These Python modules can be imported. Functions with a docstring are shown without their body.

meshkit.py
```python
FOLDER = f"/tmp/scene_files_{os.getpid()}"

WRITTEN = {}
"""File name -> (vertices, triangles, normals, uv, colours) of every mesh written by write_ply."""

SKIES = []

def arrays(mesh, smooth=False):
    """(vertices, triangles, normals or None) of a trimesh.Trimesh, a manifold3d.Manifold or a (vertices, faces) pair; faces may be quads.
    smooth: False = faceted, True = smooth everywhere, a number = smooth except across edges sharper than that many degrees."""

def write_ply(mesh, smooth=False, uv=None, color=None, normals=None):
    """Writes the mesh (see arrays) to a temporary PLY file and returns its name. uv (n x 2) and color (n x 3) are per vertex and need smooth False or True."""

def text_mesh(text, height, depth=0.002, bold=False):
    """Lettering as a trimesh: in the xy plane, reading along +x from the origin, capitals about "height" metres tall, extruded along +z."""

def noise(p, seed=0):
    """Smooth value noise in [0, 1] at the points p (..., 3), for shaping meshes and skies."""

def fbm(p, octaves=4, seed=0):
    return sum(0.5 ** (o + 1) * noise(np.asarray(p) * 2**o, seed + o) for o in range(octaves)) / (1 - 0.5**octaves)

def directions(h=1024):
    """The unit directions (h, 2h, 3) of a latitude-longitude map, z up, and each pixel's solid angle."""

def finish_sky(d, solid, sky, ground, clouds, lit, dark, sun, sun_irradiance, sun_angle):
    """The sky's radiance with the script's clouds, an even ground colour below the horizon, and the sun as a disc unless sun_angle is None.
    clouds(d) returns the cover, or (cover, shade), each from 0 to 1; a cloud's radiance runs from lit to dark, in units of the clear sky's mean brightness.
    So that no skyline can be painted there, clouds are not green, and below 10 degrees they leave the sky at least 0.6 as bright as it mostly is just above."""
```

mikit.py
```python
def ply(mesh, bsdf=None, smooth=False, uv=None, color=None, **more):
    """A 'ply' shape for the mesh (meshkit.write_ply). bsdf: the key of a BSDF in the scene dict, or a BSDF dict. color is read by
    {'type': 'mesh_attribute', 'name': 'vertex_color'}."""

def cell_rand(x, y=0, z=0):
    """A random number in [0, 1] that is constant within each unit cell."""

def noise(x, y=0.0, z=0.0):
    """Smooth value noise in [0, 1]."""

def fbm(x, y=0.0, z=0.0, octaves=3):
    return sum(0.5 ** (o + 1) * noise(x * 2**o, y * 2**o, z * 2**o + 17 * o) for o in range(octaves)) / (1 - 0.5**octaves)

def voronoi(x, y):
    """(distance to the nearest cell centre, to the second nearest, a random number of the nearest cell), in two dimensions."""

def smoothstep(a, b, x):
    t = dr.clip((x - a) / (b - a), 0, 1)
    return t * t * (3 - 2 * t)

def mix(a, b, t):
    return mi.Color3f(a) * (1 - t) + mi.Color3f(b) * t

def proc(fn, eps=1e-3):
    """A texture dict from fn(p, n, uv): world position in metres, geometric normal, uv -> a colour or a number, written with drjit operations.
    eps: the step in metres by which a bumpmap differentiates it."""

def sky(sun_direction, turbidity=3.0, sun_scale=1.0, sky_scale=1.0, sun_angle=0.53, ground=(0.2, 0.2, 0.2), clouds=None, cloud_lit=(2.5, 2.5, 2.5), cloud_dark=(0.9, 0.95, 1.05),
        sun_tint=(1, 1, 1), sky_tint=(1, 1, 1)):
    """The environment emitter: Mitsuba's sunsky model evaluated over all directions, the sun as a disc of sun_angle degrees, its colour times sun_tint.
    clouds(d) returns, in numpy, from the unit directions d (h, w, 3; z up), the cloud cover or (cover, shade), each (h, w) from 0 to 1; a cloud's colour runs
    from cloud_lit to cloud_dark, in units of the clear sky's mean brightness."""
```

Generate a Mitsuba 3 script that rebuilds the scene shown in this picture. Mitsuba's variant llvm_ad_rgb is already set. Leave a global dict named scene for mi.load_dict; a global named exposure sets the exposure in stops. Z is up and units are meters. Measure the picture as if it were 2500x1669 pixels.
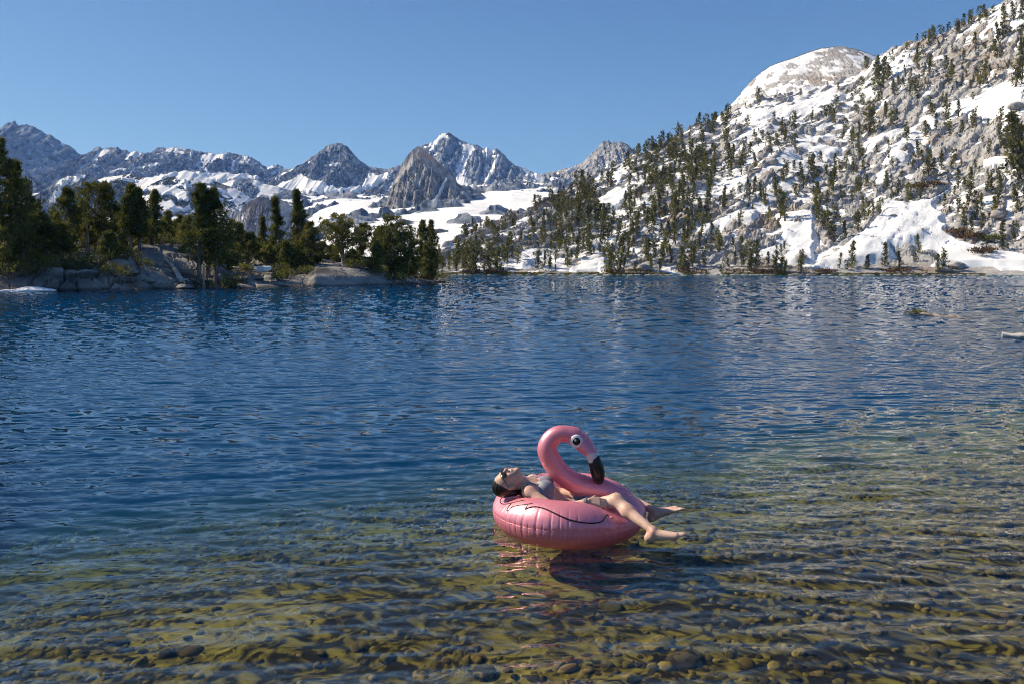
import math, random
import numpy as np, trimesh, shapely, drjit as dr, mitsuba as mi
import meshkit, mikit
from scipy.spatial import cKDTree
from scipy.ndimage import gaussian_filter

T = mi.ScalarTransform4f
scene, labels = {}, {}

# ------------------------------------------------------------------ camera, sky, exposure
EYE = 2.0                                   # the photographer stands on the shore, two metres above the water
F, CX, HZ = 2000.0, 1250.0, 656.0           # focal length, centre column and horizon row of the 2500 x 1669 photograph
scene['camera'] = {'type': 'perspective', 'fov': 2 * math.degrees(math.atan(CX / F)), 'fov_axis': 'x', 'near_clip': 0.1, 'far_clip': 12000.0,
                   'principal_point_offset_y': (834.5 - HZ) / 1669,
                   'to_world': T().look_at(origin=[0, 0, EYE], target=[0, 10, EYE], up=[0, 0, 1])}
SUN = np.array([-0.75, 0.20, 0.63])
scene['sky'] = mikit.sky(SUN, turbidity=2.2, sky_scale=0.56, sky_tint=(0.80, 1.0, 1.24), sun_tint=(0.92, 1.0, 1.13))
exposure = 2.25


def at(px, py, Y):
    """The point at distance Y that was surveyed from the shore at this column and row of the photograph."""
    return np.array([(px - CX) / F * Y, Y, EYE - (py - HZ) / F * Y])


def smooth(a, b, x):
    t = np.clip((np.asarray(x, float) - a) / (b - a), 0, 1)
    return t * t * (3 - 2 * t)


def fbm(x, y, z=0.0, octaves=4, seed=0):
    x, y, z = np.broadcast_arrays(np.asarray(x, float), np.asarray(y, float), np.asarray(z, float))
    return meshkit.fbm(np.stack([x, y, z], -1), octaves, seed)


def ridged(x, y, z=0.0, octaves=4, seed=0):
    out, amp, tot = 0, 1.0, 0
    for o in range(octaves):
        n = 1 - np.abs(2 * fbm(np.asarray(x) * 2**o, np.asarray(y) * 2**o, np.asarray(z) * 2**o, 1, seed + 7 * o) - 1)
        out, tot = out + amp * n * n, tot + amp
        amp *= 0.5
    return out / tot


def grid_faces(r, c, wrap=False):
    i = np.arange(r * c).reshape(r, c)
    if wrap:
        i = np.hstack([i, i[:, :1]])
    a, b, d, e = i[:-1, :-1].ravel(), i[:-1, 1:].ravel(), i[1:, 1:].ravel(), i[1:, :-1].ravel()
    return np.vstack([np.stack([a, b, d], 1), np.stack([a, d, e], 1)])


def near_points(x, y, box, pad, fn):
    """fn at the points inside the padded box, -99 elsewhere."""
    m = (x > box[0] - pad) & (x < box[2] + pad) & (y > box[1] - pad) & (y < box[3] + pad)
    out = np.full(np.shape(x), -99.0)
    if m.any():
        out[m] = fn(shapely.points(x[m], y[m]), x[m], y[m])
    return out


def signed(poly, x, y, pad=40):
    """Distance to the outline of a polygon, positive inside."""
    p = shapely.Polygon(poly)

    def fn(pts, u, v):
        d = shapely.distance(p.exterior, pts)
        return np.where(shapely.contains_xy(p, u, v), d, -d)
    return near_points(x, y, p.bounds, pad, fn)


def line_dist(pts, x, y, pad=30):
    line = shapely.LineString(pts)
    return -near_points(x, y, line.bounds, pad, lambda q, u, v: -shapely.distance(line, q))


class Blocks:
    """Fractured rock: cells that are each lifted and tilted a little; gives (lift, closeness to a crack)."""

    def __init__(self, lo, hi, size, seed, cap=60000, tilt=0.25):
        r = np.random.default_rng(seed)
        n = int(min(cap, (hi[0] - lo[0]) * (hi[1] - lo[1]) / size**2))
        self.p = r.uniform(lo, hi, (n, 2))
        self.h, self.t = r.normal(0, 1, n), r.normal(0, tilt, (n, 2))
        self.tree, self.size = cKDTree(self.p), size

    def __call__(self, x, y):
        q = np.stack([np.ravel(x), np.ravel(y)], 1)
        d, k = self.tree.query(q, k=2)
        lift = self.h[k[:, 0]] + ((q - self.p[k[:, 0]]) * self.t[k[:, 0]]).sum(1) / self.size * 2
        return lift.reshape(np.shape(x)), ((d[:, 1] - d[:, 0]) / self.size).reshape(np.shape(x))


# ------------------------------------------------------------------ keys, labels
COUNT = {}


def key(name):
    n = COUNT[name] = COUNT.get(name, -1) + 1
    return name if n == 0 else f'{name}_{n:03d}'


def tag(k, label=None, category=None, group=None, kind=None):
    labels[k] = {a: b for a, b in (('label', label), ('category', category), ('group', group), ('kind', kind)) if b}
    return k


def part(parent, name, shape):
    k = key(f'{parent}__{name}')
    scene[k] = shape
    return k


def ref(i):
    return {'type': 'ref', 'id': i}


# ------------------------------------------------------------------ materials
def rgb(*c):
    return {'type': 'rgb', 'value': list(c)}


def bsdf(name, d, two=True):
    scene[name] = {'type': 'twosided', 'inner': d} if two else d
    return name


N, FB, MX, SS = mikit.noise, mikit.fbm, mikit.mix, mikit.smoothstep


def rock_far(p, n, uv):
    a = FB(p.x * 0.012, p.y * 0.012, p.z * 0.02, 3)
    b = FB(p.x * 0.09, p.y * 0.05, p.z * 0.03, 3)
    c = MX([0.085, 0.103, 0.135], [0.29, 0.315, 0.355], SS(0.3, 0.7, b))
    c = MX(c, [0.32, 0.25, 0.20], SS(0.62, 0.74, a) * 0.35)
    return c * (0.75 + 0.5 * N(p.x * 0.3, p.y * 0.3, p.z * 0.3))


def rock_dark(p, n, uv):
    b = FB(p.x * 0.05, p.y * 0.05, p.z * 0.08, 3)
    return MX([0.055, 0.062, 0.055], [0.20, 0.20, 0.19], SS(0.38, 0.68, b)) * (0.7 + 0.6 * N(p.x * 0.35, p.y * 0.35, p.z * 0.35))


def rock_pale(p, n, uv):
    b = FB(p.x * 0.16, p.y * 0.10, p.z * 0.035, 3)
    a = FB(p.x * 0.02 + 9, p.y * 0.02, p.z * 0.02, 2)
    c = MX([0.135, 0.138, 0.148], [0.35, 0.345, 0.335], SS(0.3, 0.66, b))
    c = MX(c, [0.42, 0.23, 0.12], SS(0.52, 0.68, a) * SS(118.0, 165.0, p.z) * SS(1300.0, 1200.0, p.y) * 0.8)
    return c * (0.8 + 0.4 * N(p.x * 0.4, p.y * 0.4, p.z * 0.4))


def granite_hill(p, n, uv):
    a = FB(p.x * 0.05, p.y * 0.05, p.z * 0.09, 3)
    b = FB(p.x * 0.5, p.y * 0.5, p.z * 0.5, 3)
    c = MX([0.30, 0.29, 0.278], [0.475, 0.46, 0.445], b)
    c = MX(c, [0.27, 0.21, 0.155], SS(0.54, 0.72, a) * 0.6)
    return c * (0.72 + 0.5 * N(p.x * 1.3, p.y * 1.3, p.z * 1.3))


def granite_near(p, n, uv):
    a = FB(p.x * 0.25, p.y * 0.25, p.z * 0.5, 3)
    b = FB(p.x * 2.2, p.y * 2.2, p.z * 2.2, 3)
    c = MX([0.105, 0.10, 0.098], [0.30, 0.285, 0.265], SS(0.3, 0.68, a))
    c = c * (0.65 + 0.7 * b)
    c = c * (0.40 + 0.60 * SS(0.15, 0.80, n.z + 0.5 * a))              # steep faces are painted darker, as if they lay in shade
    # the band that the lake wets stays dark
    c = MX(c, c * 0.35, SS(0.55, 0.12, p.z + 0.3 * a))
    return MX(c, [0.16, 0.12, 0.08], SS(0.6, 0.75, FB(p.x * 0.18 + 5, p.y * 0.18, 0.0, 3)) * SS(0.75, 0.95, n.z))


def snow_col(p, n, uv):
    a = FB(p.x * 0.15, p.y * 0.15, p.z * 0.3, 3)
    return MX([0.74, 0.75, 0.77], [0.86, 0.86, 0.86], SS(0.3, 0.6, a))


def bed_col(p, n, uv):
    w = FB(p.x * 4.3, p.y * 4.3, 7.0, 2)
    a = FB(p.x * 1.1, p.y * 1.1, 0.0, 3)
    b = FB(p.x * 17 + 4 * w, p.y * 17 - 4 * w, 3.0, 3)
    c = MX([0.014, 0.010, 0.003], [0.165, 0.120, 0.022], SS(0.34, 0.66, a * 0.35 + b * 0.65))
    film = SS(0.05, 0.0, dr.abs(FB(p.x * 11 + 6 * w, p.y * 11 + 4 * w, 1.0, 2) - 0.5))  # network of rippled sunlight, painted into the bed colour as golden lines
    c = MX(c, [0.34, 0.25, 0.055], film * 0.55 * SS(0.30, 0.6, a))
    return MX(c, [0.026, 0.028, 0.015], SS(-0.30, -1.35, p.z + 0.7 * (a - 0.5)))      # the bed grows darker with depth


def stone_fn(lo, hi, spot, s):
    def fn(p, n, uv):
        a = FB(p.x * 5 + s, p.y * 5, p.z * 5, 3)
        b = FB(p.x * 16, p.y * 16 + s, p.z * 16, 2)
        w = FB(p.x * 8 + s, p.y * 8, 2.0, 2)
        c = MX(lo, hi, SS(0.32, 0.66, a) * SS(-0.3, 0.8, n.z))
        # golden algae spots, and thin bright lines painted like rippling sunlight
        sun_lines = SS(0.055, 0.0, dr.abs(FB(p.x * 6.5 + 3 * w, p.y * 6.5, p.z * 6.5 + s, 2) - 0.5))
        return MX(MX(c, spot, SS(0.55, 0.75, b) * 0.7), spot, sun_lines * 0.55)
    return fn


def leaf_fn(lo, hi, s, w=0.9):
    def fn(p, n, uv):
        a = FB(p.x * w + s, p.y * w, p.z * w * 0.8, 2)
        b = N(p.x * 5.1, p.y * 5.1 + s, p.z * 5.1)
        return MX(lo, hi, dr.clip(SS(0.25, 0.75, a) * 0.7 + b * 0.5, 0, 1))
    return fn


def bark_fn(lo, hi):
    def fn(p, n, uv):
        a = FB(p.x * 5, p.y * 5, p.z * 0.8, 3)
        return MX(lo, hi, SS(0.3, 0.7, a))
    return fn


def diffuse(fn):
    return {'type': 'diffuse', 'reflectance': mikit.proc(fn)}


def leaf(fn, trans=0.7):
    return {'type': 'principledthin', 'base_color': mikit.proc(fn), 'roughness': 0.6, 'diff_trans': trans, 'spec_trans': 0.0, 'eta': 1.3}


bsdf('m_rock_far', diffuse(rock_far)); bsdf('m_rock_dark', diffuse(rock_dark)); bsdf('m_rock_pale', diffuse(rock_pale))
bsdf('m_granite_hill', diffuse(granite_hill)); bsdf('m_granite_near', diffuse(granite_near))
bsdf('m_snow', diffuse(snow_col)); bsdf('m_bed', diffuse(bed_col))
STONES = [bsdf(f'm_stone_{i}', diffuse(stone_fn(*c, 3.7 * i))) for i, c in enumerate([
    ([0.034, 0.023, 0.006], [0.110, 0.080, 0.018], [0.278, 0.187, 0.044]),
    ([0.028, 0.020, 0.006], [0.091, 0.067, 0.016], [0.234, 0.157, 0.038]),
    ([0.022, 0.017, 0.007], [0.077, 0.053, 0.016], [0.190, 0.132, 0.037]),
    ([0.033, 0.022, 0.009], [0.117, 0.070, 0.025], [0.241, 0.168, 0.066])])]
LEAF = [bsdf('m_leaf_dark', leaf(leaf_fn([0.045, 0.058, 0.015], [0.165, 0.172, 0.046], 0.0)), False),
        bsdf('m_leaf_olive', leaf(leaf_fn([0.074, 0.080, 0.019], [0.235, 0.220, 0.056], 5.0)), False),
        bsdf('m_leaf_hill', leaf(leaf_fn([0.055, 0.062, 0.020], [0.175, 0.165, 0.056], 9.0, 0.25)), False)]
bsdf('m_leaf_willow', leaf(leaf_fn([0.07, 0.085, 0.02], [0.20, 0.20, 0.06], 3.0, 2.0)), False)
bsdf('m_brush', leaf(leaf_fn([0.07, 0.042, 0.026], [0.19, 0.125, 0.06], 2.0, 0.5), 0.3), False)
bsdf('m_reed', leaf(leaf_fn([0.10, 0.085, 0.025], [0.26, 0.22, 0.07], 4.0, 0.4), 0.4), False)
bsdf('m_bark', diffuse(bark_fn([0.09, 0.07, 0.055], [0.26, 0.21, 0.16])))
bsdf('m_pale_bark', diffuse(bark_fn([0.17, 0.13, 0.10], [0.42, 0.35, 0.28])))
bsdf('m_dead_wood', diffuse(bark_fn([0.33, 0.30, 0.27], [0.66, 0.62, 0.57])))
bsdf('m_snag', diffuse(bark_fn([0.13, 0.11, 0.10], [0.34, 0.29, 0.25])))
# ------------------------------------------------------------------ lake: surface, water, bed
WAVES = []
_r = np.random.default_rng(11)
for L, slope, n, spread in ((2.2, 0.004, 4, 0.12), (1.3, 0.008, 5, 0.15), (0.75, 0.030, 6, 0.17), (0.42, 0.066, 9, 0.14), (0.24, 0.095, 10, 0.24), (0.14, 0.070, 10, 0.42)):
    for _ in range(n):
        l = L * _r.uniform(0.78, 1.28)
        a = math.pi / 2 + 0.17 + _r.normal(0, spread)
        k = 2 * math.pi / l
        WAVES.append((k * math.cos(a), k * math.sin(a), _r.uniform(0, 6.28), slope * math.sqrt(2 / n) / k, l))


def waves(x, y, spacing):
    """Height and slope of the rippled surface; patches of the lake are calmer than others, and what the mesh is too coarse to carry stays in the normals."""
    wx, wy = x + 0.22 * fbm(x * 0.35, y * 0.35, 0, 2, 5), y + 0.22 * fbm(x * 0.35, y * 0.35, 3, 2, 6)
    gust = 0.35 + 1.3 * fbm(x * 0.05, y * 0.02, 0, 3, 8)
    h, gx, gy = 0 * x, 0 * x, 0 * x
    for kx, ky, ph, A, l in WAVES:
        p = kx * wx + ky * wy + ph
        s, c = np.sin(p), np.cos(p)
        h += A * gust * (s + 0.25 * np.cos(2 * p)) * smooth(2.0, 4.0, l / spacing)
        q = A * gust * (0.36 + 0.64 * smooth(0.7, 2.5, l / spacing)) * (c - 0.65 * np.sin(2 * p))
        gx += kx * q
        gy += ky * q
    return h, gx, gy


def lake_sheet(rows, ncol):
    Yg, Ug = np.meshgrid(rows, np.linspace(-0.74, 0.74, ncol), indexing='ij')
    Xg = Ug * np.maximum(Yg, 2.4) * np.where(Yg < 2.4, 1 + (2.4 - Yg), 1.0)
    wh, wgx, wgy = waves(Xg, Yg, np.maximum(np.gradient(rows)[:, None] + 0 * Xg, 1.48 / ncol * Yg))
    wn = np.stack([-wgx, -wgy, np.ones_like(wgx)], -1)
    wn /= np.linalg.norm(wn, axis=-1, keepdims=True)
    return np.stack([Xg, Yg, wh], -1).reshape(-1, 3), wn.reshape(-1, 3), grid_faces(*Xg.shape)


v1, n1, f1 = lake_sheet(np.concatenate([np.linspace(-14, 2.4, 14)[:-1], 1 / np.linspace(1 / 2.4, 1 / 12.0, 380)]), 600)
v2, n2, f2 = lake_sheet(1 / np.linspace(1 / 12.0, 1 / 300.0, 320), 1120)
scene['water'] = {'type': 'homogeneous', 'albedo': rgb(0.002, 0.092, 0.245), 'sigma_t': rgb(0.22, 0.085, 0.110)}
scene['m_water'] = {'type': 'thindielectric', 'int_ior': 1.17}
scene['lake'] = {'type': 'ply', 'filename': meshkit.write_ply((np.vstack([v1, v2]), np.vstack([f1, f2 + len(v1)])), False, normals=np.vstack([n1, n2])),
                 'bsdf': ref('m_water'), 'interior': ref('water')}
tag('lake', 'rippled clear mountain lake, deep blue far out and golden brown over the near stones', kind='structure')


def bed_z(x, y):
    t = y * 0.865 - x * 0.50
    d = np.interp(t, [-14, -4, 1, 4, 6, 8, 10, 13, 18, 26, 40, 60, 150, 200, 232, 250], [-3, -1.2, 0.13, 0.26, 0.39, 0.66, 1.02, 1.65, 2.8, 4.8, 9, 14, 15, 8, 1.0, 0.6])
    d = np.where(y > 160, np.interp(y, [160, 210, 236, 250], [15, 6, 0.5, -0.4]), d)
    return -d + 0.12 * (fbm(x * 0.8, y * 0.8, 0, 3, 21) - 0.5) + 0.05 * (fbm(x * 4, y * 4, 0, 3, 22) - 0.5) * (y < 13)


yb = np.concatenate([np.linspace(-14, 1.5, 20)[:-1], np.linspace(1.5, 12, 200), np.linspace(12.5, 60, 60), np.linspace(63, 300, 60)])
ub = np.linspace(-1, 1, 180)
Yb, Ub = np.meshgrid(yb, ub, indexing='ij')
Xb = Ub * (16 + 0.95 * np.maximum(Yb, 0))
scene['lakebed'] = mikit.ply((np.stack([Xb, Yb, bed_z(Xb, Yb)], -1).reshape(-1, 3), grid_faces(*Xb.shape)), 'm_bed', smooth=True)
tag('lakebed', 'stony lake bottom seen through clear shallow water', kind='structure')


def rough_stone(seed, sub=1, flat=0.6, amp=0.28):
    s = trimesh.creation.icosphere(sub)
    r = np.random.default_rng(seed)
    v = s.vertices.copy()
    for _ in range(4):                                             # a few flat sides
        n = r.normal(size=3); n /= np.linalg.norm(n)
        d = np.maximum(v @ n - r.uniform(0.55, 0.85), 0)
        v -= d[:, None] * n * 0.85
    v *= (1 + amp * (meshkit.fbm(v * 1.3 + seed, 2, seed) - 0.5))[:, None]
    return v * [r.uniform(0.85, 1.25), r.uniform(0.7, 1.0), flat], s.faces


_r = np.random.default_rng(5)
PROTO = [rough_stone(100 + i, 2, _r.uniform(0.45, 0.75)) for i in range(9)]
SMALL = [rough_stone(130 + i, 1, 0.6) for i in range(9)]
TINY = [rough_stone(150 + i, 0, 0.6) for i in range(9)]
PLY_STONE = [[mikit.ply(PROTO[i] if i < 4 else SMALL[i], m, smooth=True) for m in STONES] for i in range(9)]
spots = []
for size, n in ((0.13, 14), (0.085, 80), (0.062, 320), (0.044, 3000), (0.032, 6500)):
    for _ in range(n):
        y = 2.3 + 8.2 * _r.random() ** 1.35
        x = _r.uniform(-0.80, 0.92) * y + 0.3
        if size < 0.1 and meshkit.fbm(np.array([[x * 0.9, y * 0.9, 2.0]]), 2, 17)[0] < _r.uniform(0.25, 0.58):
            continue
        spots.append((x, y, size * _r.uniform(0.6, 1.35) * (0.8 + 0.05 * y)))
for _ in range(120):                                               # the shallows run on along the right-hand bank
    y = _r.uniform(9, 24); x = y * _r.uniform(0.42, 0.72) + 0.5
    spots.append((x, y, _r.uniform(0.08, 0.20)))
spots = np.array(spots)
order = np.argsort(-spots[:, 2] / (spots[:, 1] + 0.5) * (np.abs(spots[:, 0]) < 0.66 * spots[:, 1]))
ZB = bed_z(spots[:, 0], spots[:, 1])
rest = {m: ([], [], 0) for m in STONES}
for rank, j in enumerate(order):
    x, y, s = spots[j]
    z = ZB[j] + s * _r.uniform(-0.40, 0.08)
    z = min(z, -0.10 - 0.5 * s)
    i, m = _r.integers(0, 4) if s > 0.11 else _r.integers(4, 9), int(_r.choice(4, p=[0.3, 0.33, 0.27, 0.10]))
    rot, tilt = _r.uniform(0, 360), _r.normal(0, 14, 2)
    M = T().translate([x, y, z]).rotate([0, 0, 1], rot).rotate([1, 0, 0], tilt[0]).rotate([0, 1, 0], tilt[1]).scale([s * _r.uniform(0.8, 1.3), s, s])
    if rank < 300:
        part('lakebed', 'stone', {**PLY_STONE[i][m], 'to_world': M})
    else:
        v, f = SMALL[i] if s > 0.052 else TINY[i]
        mm = np.array(M.matrix)
        vs, fs, n = rest[STONES[m]]
        vs.append(v @ mm[:3, :3].T + mm[:3, 3]); fs.append(f + n)
        rest[STONES[m]] = (vs, fs, n + len(v))
for m, (vs, fs, n) in rest.items():
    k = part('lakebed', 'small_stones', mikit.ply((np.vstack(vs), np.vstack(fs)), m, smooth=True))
    tag(k, 'smaller stones covering the lake bottom', kind='stuff')
# ------------------------------------------------------------------ mountains
def survey(P):
    """Bearing column and elevation row of world points as surveyed from the shore."""
    return CX + P[..., 0] / P[..., 1] * F, HZ - (P[..., 2] - EYE) / P[..., 1] * F


def snow_mesh(name, rock, low, s, out, depth, parent, faces):
    """Snow lies on the smoothed ground LOW, S deep (in units of DEPTH); rock that stands higher pokes through."""
    P = low + out * (np.clip(s, -1.2, 2.2) * depth)[..., None]
    gap = s * depth - ((rock - low) * out).sum(-1) / (out * out).sum(-1)
    keep = (gap.ravel()[faces] > -0.1 * depth).any(1) & (s.ravel()[faces] > -0.95).any(1)
    P, f = P.reshape(-1, 3), faces[keep]
    used, inv = np.unique(f, return_inverse=True)
    return part(parent, name, mikit.ply((P[used], inv.reshape(-1, 3)), 'm_snow', smooth=True))


def mountain(label, ridge, D, foot, run, back, mat, seed, nu=300, nv=110, gully=60.0, gamp=28.0, crag=9.0, jag=3.0, steep=0.8, cover=-0.3, snow=(), bare=(), depth=6.0, flat=0.25, noise_w=1.0, streak=1.7, nscale=40.0, flute=1.8):
    ridge, foot = np.array(ridge, float), np.array(foot, float)
    nu, nv = int(nu * 0.76), int(nv * 0.76)
    px = np.linspace(ridge[0, 0], ridge[-1, 0], nu)
    py = np.interp(px, ridge[:, 0], ridge[:, 1])
    X = (px - CX) / F * D
    Zr = EYE + (HZ - py) / F * D + jag * (ridged(X / 22.0, seed, 0, 3, seed) - 0.45)
    Zf = EYE + (HZ - np.interp(px, foot[:, 0], foot[:, 1])) / F * (D - run)
    Zf = np.minimum(Zf, bench_low(X, np.full_like(X, D - run))[0] - 12.0 * (D < 2400) * (D > 750))
    v = np.concatenate([-np.linspace(1, 0, nv // 4)[:-1] ** 1.5, np.linspace(0, 1, nv)])
    V, Xg = np.meshgrid(v, X, indexing='ij')
    a = np.abs(V)
    Y = np.where(V < 0, D + back * a, D - run * a)
    Z = Zr + np.where(V < 0, -(Zr - Zf * 0.3) * a ** 0.9, (Zf - Zr) * a ** steep)
    P = np.stack([Xg, Y, Z], -1)
    out = np.array([0, -0.72, 0.69]) * np.where(V < 0, -1, 1)[..., None] * [1, 1, 0] + np.array([0, 0, 0.5])
    env = smooth(0, 0.18, a) * (1 - 0.55 * smooth(0.6, 1, a)) + 0.05
    warp = 0.55 * fbm(Xg / gully / 2, Z / gully / 2, 0, 2, seed + 3)
    gamp = gamp * 1.35
    g = ridged(Xg / gully + 0.6 * warp + 0.25 * V, V * 0.6 + warp, seed * 0.37, 5, seed + 1)
    fs = float(np.clip(D / 2000.0, 0.3, 1.2))
    c = fbm(Xg / 17.0 / fs, Y / 25.0 / fs, Z / 17.0 / fs / flute, 4, seed + 2) - 0.5
    lowdisp = gamp * (g - 0.45) * env
    low = P + out * (0.72 * lowdisp)[..., None]
    c3 = ridged(Xg / 4.5 / fs, Y / 6.0 / fs, Z / 9.0 / fs / flute, 2, seed + 6) - 0.45
    c2 = ridged(Xg / 9.0 / fs, Y / 14.0 / fs, Z / 26.0 / fs / flute, 3, seed + 5) - 0.45
    rock = P + out * (lowdisp + (crag * 0.25 * c + crag * 0.95 * c2 + crag * 0.45 * c3) * (0.25 + env))[..., None]
    faces = grid_faces(*V.shape)
    k = tag(key('mountain'), label, kind='structure')
    scene[k] = mikit.ply((rock.reshape(-1, 3), faces), mat, smooth=False)
    sx, sy = survey(low)
    cov = cover + flat * smooth(0.75, 1, a) + noise_w * (fbm(Xg / nscale, Y / nscale / 1.5, Z / nscale / 1.3, 4, seed + 9) - 0.5) * 1.6 + streak * (0.40 - g)
    wob = 16 * (fbm(sx / 11.0, sy / 11.0, 0, 4, seed + 4) - 0.5)
    for poly in snow:
        cov = np.maximum(cov, np.clip((signed(poly, sx, sy) + wob) / 3.0, -1.2, 2.2)) if len(poly[0]) == 2 and not isinstance(poly[-1], (int, float)) else np.maximum(cov, np.clip((poly[-1] + wob * 0.6 - line_dist(poly[:-1], sx, sy)) / 2.0, -1.2, 2.0))
    for poly in bare:
        cov = np.minimum(cov, -np.clip((signed(poly, sx, sy) + wob) / 4.0, -1.2, 0.9))
    snow_mesh('snow', rock, low, np.where(V < -0.05, -1, cov), out, depth, k, faces)
    return k


# ---- the snowy benches between the lake valley and the peaks
def bench_low(X, Y):
    B = X / Y
    e = np.interp(Y, [300, 400, 520, 800, 1100, 1500, 2000, 2400], [-0.002, 0.006, 0.022, 0.050, 0.070, 0.082, 0.092, 0.094])
    el = np.interp(Y, [300, 400, 700, 900, 1100, 1500, 2000, 2400], [-0.002, 0.000, 0.012, 0.034, 0.054, 0.080, 0.094, 0.096])
    e = e + (el - e) * smooth(-0.19, -0.29, B)
    e = e + 0.010 * smooth(-0.10, 0.05, B) * smooth(700, 1500, Y)
    e = e + np.interp(B, [-0.26, -0.18, -0.125, -0.07, 0.0, 0.06, 0.16], [0, 0.006, 0.005, 0.016, 0.019, 0.014, 0.006]) * smooth(640, 980, Y) * smooth(1800, 1250, Y)
    sc = smooth(300, 1100, Y)
    return e * Y + EYE + sc * 26 * (fbm(X / 210.0, Y / 320.0, 0, 3, 31) - 0.5) + sc * 9 * (fbm(X / 60.0, Y / 90.0, 0, 2, 32) - 0.5), sc


by = np.concatenate([np.linspace(300, 900, 110), np.linspace(905, 2350, 170)])
bb = np.linspace(-0.70, 0.16, 440)
Yq, Bq = np.meshgrid(by, bb, indexing='ij')
Xq = Bq * Yq
lowz, sc = bench_low(Xq, Yq)
knob = ridged(Xq / 75.0, Yq / 120.0, 0, 5, 33)
HB3 = Blocks((-1900, 300), (400, 2400), 16.0, 53)
l3, c3 = HB3(Xq, Yq)
rz = lowz + sc * 34 * (knob - 0.46) + sc * 7 * (fbm(Xq / 14.0, Yq / 20.0, 0, 3, 34) - 0.5) + sc * 2.2 * l3
cov = 0.92 - 1.8 * (fbm(Xq / 90.0, Yq / 130.0, 2, 4, 35) - 0.5) + 0.25 * smooth(-0.16, 0.0, Bq) - 0.15 * smooth(-0.32, -0.5, Bq)
rock = np.stack([Xq, Yq, rz], -1); low = np.stack([Xq, Yq, lowz], -1)
fb = grid_faces(*Xq.shape)
k = tag(key('mountain'), 'wide snow benches broken by low rock outcrops below the peaks', kind='structure')
scene[k] = mikit.ply((rock.reshape(-1, 3), fb), 'm_rock_far', smooth=False)
snow_mesh('snow', rock, low, np.clip(cov, -1, 1), np.array([0, 0, 1.0]), 5.0, k, fb)

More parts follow.
